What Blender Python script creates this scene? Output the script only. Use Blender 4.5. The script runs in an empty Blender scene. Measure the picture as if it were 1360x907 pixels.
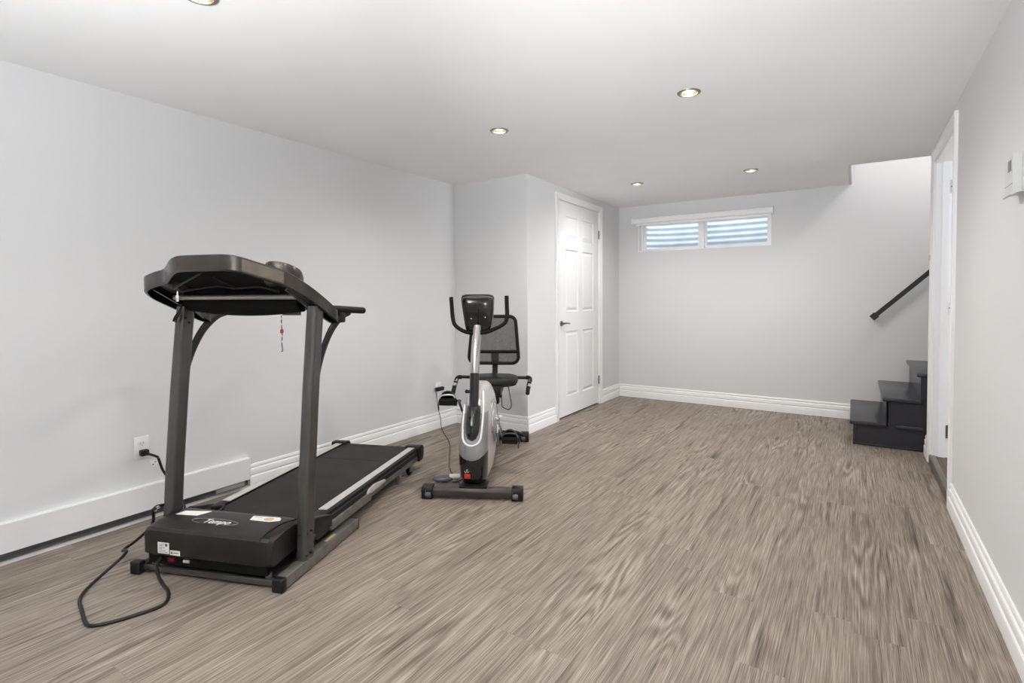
import bpy, bmesh, math, random
from mathutils import Vector, Matrix
from math import pi, sin, cos, radians

random.seed(4)
scene = bpy.context.scene
COL = scene.collection

# ------------------------------------------------------------------ materials
def mat(name, col, rough=0.5, metal=0.0, spec=0.5, emit=None, estr=0.0, alpha=1.0,
        noise=0.0, nscale=20.0, bump=0.0, bscale=200.0, coat=0.0):
    m = bpy.data.materials.new(name); m.use_nodes = True
    nt = m.node_tree; b = nt.nodes['Principled BSDF']
    b.inputs['Base Color'].default_value = (*col, 1)
    b.inputs['Roughness'].default_value = rough
    b.inputs['Metallic'].default_value = metal
    b.inputs['Specular IOR Level'].default_value = spec
    b.inputs['Coat Weight'].default_value = coat
    b.inputs['Alpha'].default_value = alpha
    if emit:
        b.inputs['Emission Color'].default_value = (*emit, 1)
        b.inputs['Emission Strength'].default_value = estr
    tc = nt.nodes.new('ShaderNodeTexCoord')
    if noise > 0:
        n = nt.nodes.new('ShaderNodeTexNoise'); n.inputs['Scale'].default_value = nscale
        n.inputs['Detail'].default_value = 4
        nt.links.new(tc.outputs['Object'], n.inputs['Vector'])
        r = nt.nodes.new('ShaderNodeMapRange')
        r.inputs['From Min'].default_value = .3; r.inputs['From Max'].default_value = .7
        r.inputs['To Min'].default_value = 1 - noise; r.inputs['To Max'].default_value = 1 + noise
        nt.links.new(n.outputs['Fac'], r.inputs['Value'])
        v = nt.nodes.new('ShaderNodeVectorMath'); v.operation = 'SCALE'
        v.inputs[0].default_value = col
        nt.links.new(r.outputs['Result'], v.inputs['Scale'])
        nt.links.new(v.outputs[0], b.inputs['Base Color'])
    if bump > 0:
        n2 = nt.nodes.new('ShaderNodeTexNoise'); n2.inputs['Scale'].default_value = bscale
        n2.inputs['Detail'].default_value = 2
        nt.links.new(tc.outputs['Object'], n2.inputs['Vector'])
        bp = nt.nodes.new('ShaderNodeBump'); bp.inputs['Strength'].default_value = bump
        bp.inputs['Distance'].default_value = .002
        nt.links.new(n2.outputs['Fac'], bp.inputs['Height'])
        nt.links.new(bp.outputs['Normal'], b.inputs['Normal'])
    return m

def wood_floor(name, light, mid, dark, tint=1.0):
    m = bpy.data.materials.new(name); m.use_nodes = True
    nt = m.node_tree; N = nt.nodes; L = nt.links; b = N['Principled BSDF']
    tc = N.new('ShaderNodeTexCoord')
    sp = N.new('ShaderNodeSeparateXYZ'); L.new(tc.outputs['Object'], sp.inputs[0])
    def math_(op, a, bb=None, c=None):
        n = N.new('ShaderNodeMath'); n.operation = op
        for i, x in enumerate((a, bb, c)):
            if x is None: continue
            if isinstance(x, (int, float)): n.inputs[i].default_value = x
            else: L.new(x, n.inputs[i])
        return n.outputs[0]
    def comb(x, y, z):
        n = N.new('ShaderNodeCombineXYZ')
        for i, q in enumerate((x, y, z)):
            if isinstance(q, (int, float)): n.inputs[i].default_value = q
            else: L.new(q, n.inputs[i])
        return n.outputs[0]
    def noise(vec, detail=2, rough=.5, dist=0.0):
        n = N.new('ShaderNodeTexNoise'); n.inputs['Scale'].default_value = 1
        n.inputs['Detail'].default_value = detail; n.inputs['Roughness'].default_value = rough
        n.inputs['Distortion'].default_value = dist
        L.new(vec, n.inputs['Vector']); return n.outputs['Fac']
    def rng(v, a, b2, c, d):
        n = N.new('ShaderNodeMapRange'); L.new(v, n.inputs['Value'])
        for k, x in zip(('From Min', 'From Max', 'To Min', 'To Max'), (a, b2, c, d)):
            n.inputs[k].default_value = x
        return n.outputs['Result']
    X, Y = sp.outputs[0], sp.outputs[1]
    W, LEN = .152, 1.22
    xs = math_('DIVIDE', X, W); col = math_('FLOOR', xs); fx = math_('FRACT', xs)
    wn = N.new('ShaderNodeTexWhiteNoise'); wn.noise_dimensions = '1D'; L.new(col, wn.inputs['W'])
    ys = math_('ADD', math_('DIVIDE', Y, LEN), math_('MULTIPLY', wn.outputs['Value'], 7.3))
    row = math_('FLOOR', ys); fy = math_('FRACT', ys)
    wn2 = N.new('ShaderNodeTexWhiteNoise'); wn2.noise_dimensions = '2D'
    L.new(comb(col, row, 0), wn2.inputs['Vector'])
    idv = wn2.outputs['Value']; idz = math_('MULTIPLY', idv, 91.7)
    # cathedral figure: contour lines of a smooth stretched field
    f1 = noise(comb(math_('MULTIPLY', X, 7.0), math_('MULTIPLY', Y, .80), idz), 2, .4)
    rings = math_('SINE', math_('MULTIPLY', f1, 85.0))
    rings = math_('MULTIPLY', rings, rng(noise(comb(math_('MULTIPLY', X, 5.0), math_('MULTIPLY', Y, 1.3), math_('ADD', idz, 17.0)), 1, .5), .50, .68, .05, 1.5))
    f2 = noise(comb(math_('MULTIPLY', X, 170.0), math_('MULTIPLY', Y, 2.4), idz), 4, .65)
    f3 = noise(comb(math_('MULTIPLY', X, 400.0), math_('MULTIPLY', Y, 6.0), idz), 2, .6)
    f4 = noise(comb(math_('MULTIPLY', X, 22.0), math_('MULTIPLY', Y, 1.1), math_('ADD', idz, 5.0)), 3, .6)
    g = math_('ADD', math_('MULTIPLY', rings, .125), math_('MULTIPLY', math_('SUBTRACT', f2, .5), .95))
    g = math_('ADD', g, math_('MULTIPLY', math_('SUBTRACT', f3, .5), 1.25))
    g = math_('ADD', g, math_('SUBTRACT', math_('MULTIPLY', math_('SUBTRACT', f4, .5), .35), rng(f4, .56, .74, -.03, .42)))
    g = math_('ADD', g, math_('MULTIPLY', math_('SUBTRACT', idv, .5), .08))
    g = math_('ADD', math_('MULTIPLY', g, 1.04), .50)
    cr = N.new('ShaderNodeValToRGB'); L.new(g, cr.inputs['Fac'])
    e = cr.color_ramp.elements
    e[0].position = .0; e[0].color = (*dark, 1)
    e[1].position = 1.0; e[1].color = (*light, 1)
    k = e.new(.48); k.color = (*mid, 1)
    # seams
    sx = math_('MINIMUM', fx, math_('SUBTRACT', 1.0, fx)); sx = rng(sx, 0, .010, .80, 1)
    sy = math_('MINIMUM', fy, math_('SUBTRACT', 1.0, fy)); sy = rng(sy, 0, .0012, .84, 1)
    seam = math_('MULTIPLY', sx, sy)
    v = N.new('ShaderNodeVectorMath'); v.operation = 'SCALE'
    L.new(cr.outputs['Color'], v.inputs[0]); L.new(seam, v.inputs['Scale'])
    L.new(v.outputs[0], b.inputs['Base Color'])
    L.new(rng(g, 0, 1, .55, .40), b.inputs['Roughness'])
    b.inputs['Specular IOR Level'].default_value = .35
    bp = N.new('ShaderNodeBump'); bp.inputs['Strength'].default_value = .35; bp.inputs['Distance'].default_value = .0008
    L.new(g, bp.inputs['Height']); L.new(bp.outputs['Normal'], b.inputs['Normal'])
    return m

def steel_brushed(name, col, rough):
    return mat(name, col, rough, 1.0, noise=.08, nscale=6)

M = dict(
    wall=mat('wall_paint', (.69, .692, .70), .62, spec=.25, bump=.05, bscale=260),
    ceil=mat('ceiling_paint', (.88, .882, .89), .7, spec=.2, noise=.012, nscale=3),
    trim=mat('white_gloss_trim', (.86, .86, .865), .32),
    door=mat('door_white', (.79, .795, .805), .6, spec=.3),
    floor=wood_floor('oak_vinyl_plank', (.445, .385, .325), (.212, .172, .137), (.046, .034, .027)),
    floor2=wood_floor('dark_oak_plank', (.16, .10, .06), (.08, .048, .028), (.02, .012, .008)),
    heater=mat('heater_enamel', (.78, .78, .785), .4),
    dark_grey=mat('dark_grey_metal', (.10, .105, .11), .5, .2),
    black=mat('black_plastic', (.011, .0105, .010), .40, spec=.28, noise=.25, nscale=30, bump=.15, bscale=900),
    hood=mat('dusty_black_plastic', (.015, .0125, .0105), .34, spec=.38, noise=.55, nscale=11, bump=.3, bscale=700),
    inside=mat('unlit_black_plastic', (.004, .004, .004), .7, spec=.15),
    rubber=mat('black_rubber', (.008, .008, .008), .6, spec=.2),
    belt=mat('treadmill_belt', (.020, .017, .014), .6, spec=.3, noise=.35, nscale=9, bump=.35, bscale=500),
    grey_steel=mat('painted_grey_steel', (.115, .110, .105), .26, .65, noise=.10, nscale=7),
    rail_steel=mat('worn_grey_rail', (.22, .208, .192), .36, .6, noise=.18, nscale=25),
    console=mat('bronze_grey_plastic', (.062, .054, .046), .24, .5, noise=.25, nscale=12),
    alu=mat('aluminium_strip', (.66, .64, .61), .35, .45, noise=.08, nscale=30),
    chrome=mat('chrome', (.80, .80, .81), .12, 1.0),
    satin=mat('satin_silver', (.52, .51, .52), .28, .65, noise=.05, nscale=8),
    silver=mat('silver_plastic', (.30, .29, .295), .3, .45),
    pale_silver=mat('pale_silver_plastic', (.66, .65, .645), .28, .35),
    gloss_black=mat('gloss_black', (.008, .008, .008), .12, coat=.4),
    leather=mat('black_vinyl', (.016, .018, .016), .42, spec=.3, bump=.25, bscale=350),
    paper=mat('white_label', (.80, .78, .74), .6),
    tan=mat('tan_print', (.60, .40, .26), .6),
    ink=mat('label_ink', (.05, .05, .05), .6),
    red=mat('red_plastic', (.55, .03, .02), .35),
    darkred=mat('dark_red_rocker', (.12, .006, .008), .25),
    stair=mat('charcoal_stair_paint', (.031, .032, .039), .26, spec=.4, noise=.12, nscale=6),
    rail=mat('black_iron', (.008, .008, .008), .5),
    nickel=mat('dark_nickel', (.20, .195, .19), .28, .9),
    refl=mat('reflector_aluminium', (.42, .37, .30), .3, .9),
    lightring=mat('downlight_ring', (.30, .26, .21), .35, .75),
    bulb=mat('lit_bulb', (1, 1, 1), .5, emit=(1, .94, .82), estr=14),
    vinyl=mat('white_vinyl', (.93, .93, .93), .35),
    blind=mat('blind_fabric', (.90, .90, .89), .7),
    galv=mat('galvanised_steel', (.66, .69, .73), .5, .2, noise=.12, nscale=5),
    gravel=mat('gravel', (.30, .28, .25), .9, noise=.4, nscale=60, bump=1, bscale=80),
    ivory=mat('thermostat_plastic', (.62, .62, .61), .45),
    thermo_side=mat('thermostat_side', (.55, .55, .55), .5),
    lcd=mat('lcd_glass', (.16, .17, .16), .2),
    outlet=mat('outlet_plastic', (.80, .80, .80), .3),
    podgrey=mat('pod_grey', (.14, .14, .155), .2, .5, coat=.3),
    cream=mat('cream_plastic', (.66, .62, .56), .4),
    yellow=mat('faded_gold_print', (.55, .47, .26), .5),
    concrete=mat('concrete', (.4, .4, .39), .9, noise=.15, nscale=8),
)
# glass
g = bpy.data.materials.new('window_glass'); g.use_nodes = True
nt = g.node_tree; nt.nodes.clear()
out = nt.nodes.new('ShaderNodeOutputMaterial'); mix = nt.nodes.new('ShaderNodeMixShader')
tr = nt.nodes.new('ShaderNodeBsdfTransparent'); gl = nt.nodes.new('ShaderNodeBsdfGlossy')
fr = nt.nodes.new('ShaderNodeFresnel'); fr.inputs[0].default_value = 1.45
tr.inputs[0].default_value = (.93, .95, .96, 1); gl.inputs['Roughness'].default_value = .02
nt.links.new(fr.outputs[0], mix.inputs[0]); nt.links.new(tr.outputs[0], mix.inputs[1])
nt.links.new(gl.outputs[0], mix.inputs[2]); nt.links.new(mix.outputs[0], out.inputs[0])
M['glass'] = g
# mesh fabric of the backrest: fine woven holes
g = bpy.data.materials.new('backrest_mesh_fabric'); g.use_nodes = True
nt = g.node_tree; b = nt.nodes['Principled BSDF']
b.inputs['Base Color'].default_value = (.03, .03, .032, 1); b.inputs['Roughness'].default_value = .8
tc = nt.nodes.new('ShaderNodeTexCoord'); ck = nt.nodes.new('ShaderNodeTexNoise')
ck.inputs['Scale'].default_value = 420
nt.links.new(tc.outputs['Object'], ck.inputs['Vector'])
mr = nt.nodes.new('ShaderNodeMapRange'); nt.links.new(ck.outputs['Fac'], mr.inputs['Value'])
mr.inputs['From Min'].default_value = .35; mr.inputs['From Max'].default_value = .65
mr.inputs['To Min'].default_value = .60; mr.inputs['To Max'].default_value = .90
nt.links.new(mr.outputs['Result'], b.inputs['Alpha'])
M['mesh'] = g

# ------------------------------------------------------------------ mesh helpers
def finish(bm, ang=32):
    bmesh.ops.remove_doubles(bm, verts=bm.verts, dist=1e-6)
    bmesh.ops.recalc_face_normals(bm, faces=bm.faces)
    for f in bm.faces: f.smooth = True
    for e in bm.edges:
        if len(e.link_faces) == 2:
            e.smooth = e.calc_face_angle(0) < radians(ang)
        else: e.smooth = False

def obj(name, bm, m, parent=None, ang=32, label=None, **props):
    finish(bm, ang)
    me = bpy.data.meshes.new(name); bm.to_mesh(me); bm.free()
    me.materials.append(m)
    o = bpy.data.objects.new(name, me); COL.objects.link(o)
    if parent: o.parent = parent
    if label: o['label'] = label
    for k, v in props.items(): o[k] = v
    return o

def struct(name, bm, m, parent=None, ang=32):
    o = obj(name, bm, m, parent, ang)
    if not parent: o['kind'] = 'structure'
    return o

def thing(name, label, cat, loc=(0, 0, 0), rz=0.0, group=None, kind=None):
    o = bpy.data.objects.new(name, None); COL.objects.link(o)
    o.location = loc; o.rotation_euler = (0, 0, rz); o.empty_display_size = .1
    if label: o['label'] = label
    if cat: o['category'] = cat
    if group: o['group'] = group
    if kind: o['kind'] = kind
    return o

def NB(): return bmesh.new()

def merge(dst, src):
    me = bpy.data.meshes.new('tmp'); src.to_mesh(me); src.free()
    dst.from_mesh(me); bpy.data.meshes.remove(me)

def box(bm, x0, x1, y0, y1, z0, z1, bev=0.0, seg=2, rot=None, piv=None):
    b = bmesh.new()
    bmesh.ops.create_cube(b, size=1)
    for v in b.verts:
        v.co = Vector(((x0 + x1) / 2 + v.co.x * (x1 - x0), (y0 + y1) / 2 + v.co.y * (y1 - y0), (z0 + z1) / 2 + v.co.z * (z1 - z0)))
    if bev: bmesh.ops.bevel(b, geom=b.edges[:], offset=bev, segments=seg, profile=.5, affect='EDGES')
    if rot:
        p = Vector(piv or ((x0 + x1) / 2, (y0 + y1) / 2, (z0 + z1) / 2))
        bmesh.ops.rotate(b, verts=b.verts, cent=p, matrix=rot)
    merge(bm, b)

def prism(bm, pts, axis, a, b_, bev=0.0, seg=2):
    """polygon pts in the plane normal to axis ('x': (y,z); 'y': (x,z); 'z': (x,y)) extruded a..b"""
    b = bmesh.new()
    def P(p, t):
        if axis == 'x': return (t, p[0], p[1])
        if axis == 'y': return (p[0], t, p[1])
        return (p[0], p[1], t)
    A = [b.verts.new(P(p, a)) for p in pts]; B = [b.verts.new(P(p, b_)) for p in pts]
    n = len(pts)
    b.faces.new(A); b.faces.new(B[::-1])
    for i in range(n): b.faces.new((A[i], B[i], B[(i + 1) % n], A[(i + 1) % n]))
    bmesh.ops.recalc_face_normals(b, faces=b.faces)
    if bev: bmesh.ops.bevel(b, geom=b.edges[:], offset=bev, segments=seg, profile=.5, affect='EDGES')
    merge(bm, b)

def catmull(pts, n=6, closed=False):
    P = [Vector(p) for p in pts]; out = []
    m = len(P)
    rngi = range(m) if closed else range(m - 1)
    for i in rngi:
        p1, p2 = P[i], P[(i + 1) % m]
        p0 = P[i - 1] if (closed or i > 0) else p1 * 2 - p2
        p3 = P[(i + 2) % m] if (closed or i + 2 < m) else p2 * 2 - p1
        for k in range(n):
            t = k / n
            out.append(.5 * ((2 * p1) + (p2 - p0) * t + (2 * p0 - 5 * p1 + 4 * p2 - p3) * t * t + (3 * p1 - p0 - 3 * p2 + p3) * t ** 3))
    if not closed: out.append(P[-1])
    return out

def tube(bm, pts, r, seg=14, sm=6, ry=None, up=(0, 0, 1), cap=True):
    """sweep a circle (or ellipse r x ry; ry along `up`) along the points"""
    P = catmull(pts, sm) if sm else [Vector(p) for p in pts]
    n = len(P); rad = r if callable(r) else (lambda t: r)
    b = bmesh.new(); rings = []; upv = Vector(up); prev = None
    for i, p in enumerate(P):
        t = (P[min(i + 1, n - 1)] - P[max(i - 1, 0)]).normalized()
        if prev is None:
            s = t.cross(upv)
            if s.length < 1e-3: s = t.cross(Vector((1, 0, 0)))
            s.normalize()
        else:
            s = prev - t * prev.dot(t)
            s.normalize()
        prev = s; q = s.cross(t).normalized()
        rr = rad(i / (n - 1)); r2 = ry if ry else rr
        rings.append([b.verts.new(p + s * cos(2 * pi * k / seg) * rr + q * sin(2 * pi * k / seg) * r2) for k in range(seg)])
    for i in range(n - 1):
        for k in range(seg):
            b.faces.new((rings[i][k], rings[i][(k + 1) % seg], rings[i + 1][(k + 1) % seg], rings[i + 1][k]))
    if cap:
        b.faces.new(rings[0][::-1]); b.faces.new(rings[-1])
    merge(bm, b)

def lathe(bm, prof, seg=32, loc=(0, 0, 0), axis='z', closed=False):
    """prof: (radius, height)"""
    b = bmesh.new(); L = Vector(loc); R = []
    for r, h in prof:
        ring = []
        for k in range(seg):
            a = 2 * pi * k / seg
            c, s = cos(a) * r, sin(a) * r
            v = {'z': (c, s, h), 'x': (h, c, s), 'y': (c, h, s)}[axis]
            ring.append(b.verts.new(L + Vector(v)))
        R.append(ring)
    n = len(R)
    for i in range(n if closed else n - 1):
        A, B = R[i], R[(i + 1) % n]
        for k in range(seg):
            b.faces.new((A[k], A[(k + 1) % seg], B[(k + 1) % seg], B[k]))
    if not closed:
        if prof[0][0] > 1e-5: b.faces.new(R[0][::-1])
        if prof[-1][0] > 1e-5: b.faces.new(R[-1])
    bmesh.ops.remove_doubles(b, verts=b.verts, dist=1e-6)
    merge(bm, b)

def loft(bm, rings, cap=True):
    b = bmesh.new()
    R = [[b.verts.new(Vector(p)) for p in ring] for ring in rings]
    n = len(R[0])
    for i in range(len(R) - 1):
        for k in range(n):
            b.faces.new((R[i][k], R[i][(k + 1) % n], R[i + 1][(k + 1) % n], R[i + 1][k]))
    if cap: b.faces.new(R[0][::-1]); b.faces.new(R[-1])
    merge(bm, b)

def ellipsoid(bm, c, r, seg=20, rings=12):
    b = bmesh.new(); bmesh.ops.create_uvsphere(b, u_segments=seg, v_segments=rings, radius=1)
    for v in b.verts: v.co = Vector((c[0] + v.co.x * r[0], c[1] + v.co.y * r[1], c[2] + v.co.z * r[2]))
    merge(bm, b)

def plate(bm, outline, holes, plane, d0, d1):
    """flat slab with holes; outline/holes 2-D loops; plane 'xy' 'xz' 'yz'; extruded d0..d1 along the normal"""
    cu = bpy.data.curves.new('tmpc', 'CURVE'); cu.dimensions = '2D'; cu.fill_mode = 'BOTH'
    for loop in [outline] + holes:
        sp = cu.splines.new('POLY'); sp.points.add(len(loop) - 1)
        for p, q in zip(sp.points, loop): p.co = (q[0], q[1], 0, 1)
        sp.use_cyclic_u = True
    o = bpy.data.objects.new('tmpc', cu)
    me = bpy.data.meshes.new_from_object(o)
    b = bmesh.new(); b.from_mesh(me)
    bmesh.ops.remove_doubles(b, verts=b.verts, dist=1e-6)
    bmesh.ops.dissolve_limit(b, angle_limit=.01, verts=b.verts, edges=b.edges) if False else None
    ex = bmesh.ops.extrude_face_region(b, geom=b.faces[:])
    nv = [v for v in ex['geom'] if isinstance(v, bmesh.types.BMVert)]
    for v in b.verts: v.co.z = d0
    for v in nv: v.co.z = d1
    for v in b.verts:
        x, y, z = v.co
        v.co = {'xy': (x, y, z), 'xz': (x, z, y), 'yz': (z, x, y)}[plane]
    bpy.data.objects.remove(o); bpy.data.curves.remove(cu); bpy.data.meshes.remove(me)
    merge(bm, b)

def rect(x0, x1, y0, y1): return [(x0, y0), (x1, y0), (x1, y1), (x0, y1)]
def circ(cx, cy, r, n=40): return [(cx + r * cos(2 * pi * k / n), cy + r * sin(2 * pi * k / n)) for k in range(n)]

def text(name, s, size, m, parent, loc, rot, shear=0.0, extrude=.0004, label=None, sx=1):
    cu = bpy.data.curves.new(name, 'FONT'); cu.body = s; cu.size = size; cu.shear = shear
    cu.extrude = extrude; cu.align_x = 'CENTER'; cu.align_y = 'CENTER'; cu.offset = size * .012
    cu.materials.append(m)
    tmp = bpy.data.objects.new(name, cu); me = bpy.data.meshes.new_from_object(tmp); me.name = name
    bpy.data.objects.remove(tmp); bpy.data.curves.remove(cu)
    o = bpy.data.objects.new(name, me); COL.objects.link(o); o.parent = parent
    o.location = loc; o.rotation_euler = rot; o.scale = (sx, 1, 1)
    if label: o['label'] = label
    return o

# ------------------------------------------------------------------ room numbers (metres)
H = 2.2
XL, XD, XR = -3.112, -2.328, .450
YC, YB, Y0 = 3.812, 5.872, -2.6
WT = .12
LIGHTS = [(-.722, 2.77), (-1.869, 2.733), (-1.691, 4.709), (-.733, 4.74), (-1.895, .955),
          (-.722, .955)]
TOP = 4.6

# floor
bm = NB(); box(bm, XL - .1, 3.0, Y0, YB + .1, -.1, 0); struct('floor', bm, M['floor'])
# ceiling with downlight holes and the stair opening cut out
OX, OY = -.04, 5.02
outline = [(XL - .1, Y0), (XR + .1, Y0), (XR + .1, OY), (OX, OY), (OX, YB + .05), (XL - .1, YB + .05)]
bm = NB(); plate(bm, outline, [circ(x, y, .050) for x, y in LIGHTS], 'xy', H, H + .012)
struct('ceiling', bm, M['ceil'])
# upper floor slab that hides the sky above the ceiling, and stairwell roof
bm = NB(); box(bm, XL - .1, 3.0, Y0, OY - .03, H + .16, H + .3)
box(bm, XL - .1, OX - .03, OY - .03, YB + .05, H + .16, H + .3)
box(bm, XL - .13, XL - .1, Y0, YB + .1, H, H + .3)
struct('ceiling_slab', bm, M['concrete'])
bm = NB(); box(bm, OX - .02, 3.1, OY - .12, YB + .2, TOP, TOP + .1); struct('ceiling_stairwell', bm, M['ceil'])
# walls
bm = NB(); box(bm, XL - WT, XL, Y0, YB + .3, -.1, H + .1); struct('wall_left', bm, M['wall'])
bm = NB(); box(bm, XL, XD - WT, YC, YC + WT, 0, H)
box(bm, XD - WT, XD - .001, YC, YC + WT, 0, H); struct('wall_closet_front', bm, M['wall'])
DY0, DY1, DZ = 4.372, 5.292, 2.072
bm = NB(); plate(bm, [(YC + .001, 0), (DY0 - .012, 0), (DY0 - .012, DZ + .012), (DY1 + .012, DZ + .012), (DY1 + .012, 0), (YB, 0), (YB, H), (YC + .001, H)], [], 'yz', XD - WT, XD)
struct('wall_closet_side', bm, M['wall'])
WX0, WX1, WZ0, WZ1 = -2.092, -.716, 1.675, 2.02
bm = NB(); plate(bm, rect(XL - .1, 3.0, -.1, TOP), [rect(WX0, WX1, WZ0, WZ1)], 'xz', YB, YB + .26)
struct('wall_back', bm, M['wall'])
# right wall with the doorway, ends beside the stairs
RY0, RY1, RZ = 3.735, 4.60, 2.075
WE = 4.79
bm = NB(); box(bm, XL - WT, XR + WT, Y0 - .1, Y0, -.1, H + .1); struct('wall_front', bm, M['wall'])
bm = NB(); plate(bm, [(Y0, 0), (RY0, 0), (RY0, RZ), (RY1, RZ), (RY1, 0), (WE, 0), (WE, H), (Y0, H)], [], 'yz', XR, XR + WT)
box(bm, XR + .001, 3.0, WE, WE + .10, 0, H + .5)
struct('wall_right', bm, M['wall'])
bm = NB(); box(bm, 3.0, 3.1, WE, YB + .2, 0, TOP); struct('wall_stairwell', bm, M['wall'])
bm = NB(); box(bm, OX - .02, OX + .001, OY - .02, YB, H - .001, TOP); struct('wall_stairwell_left', bm, M['wall'])
bm = NB(); box(bm, OX - .02, 3.0, OY - .02, OY + .001, H + .0005, TOP); struct('wall_stairwell_front', bm, M['wall'])
# adjoining room behind the doorway, floor slightly raised
bm = NB(); box(bm, XR + .02, 4.0, 3.0, WE, 0, .058); struct('floor_side_room', bm, M['floor2'])
bm = NB(); box(bm, 4.0, 4.1, 3.0, WE, 0, H); box(bm, XR + WT, 4.1, 2.9, 3.0, 0, H); box(bm, XR + WT, 4.1, 2.9, WE + .05, H, H + .1); box(bm, 3.0, 4.1, WE, WE + .1, 0, H)
struct('wall_side_room', bm, M['wall'])
bm = NB(); box(bm, XR - .012, XR + .022, RY0, RY1, 0, .062, .004); struct('trim_threshold', bm, mat('threshold_dark', (.13, .115, .10), .4, .3))
# closet interior
bm = NB(); box(bm, XL, XD - WT, YC + WT, YB, .001, .004); struct('floor_closet', bm, M['floor2'])

# baseboards
BP = [(0, 0), (.018, 0), (.018, .064), (.016, .070), (.010, .0725), (.010, .077), (.0145, .080), (.0145, .108), (.012, .114), (.0065, .117), (.0065, .122), (.010, .125), (.009, .137), (.006, .142), (0, .142)]
def baseboard(name, kind, a, b_, wall, sgn):
    """kind 'y': runs along Y at x=wall, profile grows sgn in x; kind 'x': runs along X at y=wall"""
    bm = NB()
    if kind == 'y':
        prism(bm, [(wall + sgn * p[0], p[1]) for p in BP], 'y', a, b_)
    else:
        prism(bm, [(wall + sgn * p[0], p[1]) for p in BP], 'x', a, b_)
    return struct(name, bm, M['trim'], ang=50)
baseboard('baseboard_left', 'y', 1.80, YC, XL, 1)
baseboard('baseboard_closet_front', 'x', XL, XD + .0165, YC, -1)
baseboard('baseboard_closet_side', 'y', YC - .0165, DY0 - .074, XD, 1)
baseboard('baseboard_closet_corner', 'y', DY1 + .060, YB, XD, 1)
baseboard('baseboard_back', 'x', XD, -.016, YB, -1)
baseboard('baseboard_right', 'y', Y0, RY0 - .073, XR, -1)
baseboard('baseboard_stairs', 'y', RY1 + .075, WE + .06, XR, -1)

# door casings (trim) with a stepped profile
def casing(name, x, sgn, y0, y1, z1, w=.062):
    bm = NB()
    CP = [(0, 0), (0, .010), (.008, .013), (.030, .013), (.036, .017), (w - .006, .019), (w, .015), (w, 0)]
    # (distance outward from opening, thickness)
    for s, y in ((-1, y0), (1, y1)):
        prism(bm, [(x + sgn * t, y + s * d) for d, t in CP], 'z', 0, z1 + w - .001)
    prism(bm, [(x + sgn * (t - .0002), z1 + d) for d, t in CP], 'y', y0 - w + .001, y1 + w - .001)
    return struct(name, bm, M['trim'], ang=40)
casing('trim_closet_door', XD, 1, DY0 - .006, DY1 + .006, DZ + .004, .060)
casing('trim_doorway', XR, -1, RY0, RY1, RZ, .070)
# jambs
bm = NB()
for y0_, y1_ in ((DY0 - .012, DY0 - .002), (DY1 + .002, DY1 + .012)): box(bm, XD - WT, XD, y0_, y1_, 0, DZ + .01)
box(bm, XD - WT, XD, DY0 - .012, DY1 + .012, DZ + .002, DZ + .012)
struct('trim_closet_jamb', bm, M['trim'])
bm = NB()
box(bm, XR, XR + WT, RY1 - .018, RY1, .0585, RZ); box(bm, XR, XR + WT, RY0, RY0 + .018, .0585, RZ); box(bm, XR, XR + WT, RY0, RY1, RZ - .018, RZ)
box(bm, XR + .0355, XR + .072, RY1 - .030, RY1 - .018, .0585, RZ - .018)
box(bm, XR + .0355, XR + .072, RY0 + .018, RY0 + .030, .0585, RZ - .018)
struct('trim_doorway_jamb', bm, M['trim'])

# ---------------------------------------------------------------- six panel closet door
def six_panel(bm, ys, zs, cells, xf, thick, sgn=1):
    """front face at x=xf looking +x*sgn, ys/zs cut lines, cells = set of (i,j) panels"""
    b = bmesh.new()
    def q(y0, y1, z0, z1, x):
        vs = [b.verts.new((x, y, z)) for y, z in ((y0, z0), (y1, z0), (y1, z1), (y0, z1))]
        return vs
    for i in range(len(ys) - 1):
        for j in range(len(zs) - 1):
            y0, y1, z0, z1 = ys[i], ys[i + 1], zs[j], zs[j + 1]
            ring = q(y0, y1, z0, z1, xf)
            if (i, j) in cells:
                for ins, dep in ((.008, -.011), (.016, -.012), (.040, -.002)):
                    nr = q(y0 + ins, y1 - ins, z0 + ins, z1 - ins, xf + sgn * dep)
                    for k in range(4): b.faces.new((ring[k], ring[(k + 1) % 4], nr[(k + 1) % 4], nr[k]))
                    ring = nr
            b.faces.new(ring)
    bmesh.ops.remove_doubles(b, verts=b.verts, dist=1e-5)
    merge(bm, b)
    # edges and back
    xb = xf - sgn * thick
    y0, y1, z0, z1 = ys[0], ys[-1], zs[0], zs[-1]
    b = bmesh.new()
    A = [b.verts.new((xf, y, z)) for y, z in ((y0, z0), (y1, z0), (y1, z1), (y0, z1))]
    B = [b.verts.new((xb, y, z)) for y, z in ((y0, z0), (y1, z0), (y1, z1), (y0, z1))]
    for k in range(4): b.faces.new((A[k], A[(k + 1) % 4], B[(k + 1) % 4], B[k]))
    b.faces.new(B)
    merge(bm, b)
bm = NB()
ys = [DY0 + .001, 4.528, 4.800, 4.893, 5.166, DY1 - .001]
zs = [.016, .197, .832, 1.021, 1.622, 1.727, 1.940, DZ - .001]
six_panel(bm, ys, zs, {(i, j) for i in (1, 3) for j in (1, 3, 5)}, XD - .004, .035)
d = struct('door_1', bm, M['door'], ang=12)
bm = NB()
lathe(bm, [(.0, .0), (.026, .0), (.027, .004), (.024, .009), (.012, .011), (.010, .034), (0, .034)], 24, (XD - .004, 4.432, .912), 'x')
tube(bm, [(XD + .024, 4.426, .912), (XD + .032, 4.445, .913), (XD + .033, 4.485, .914), (XD + .031, 4.54, .908)], lambda t: .0095 - .002 * t, 10, 5)
obj('door_handle', bm, M['nickel'], d, label='dark nickel lever handle')
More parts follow.
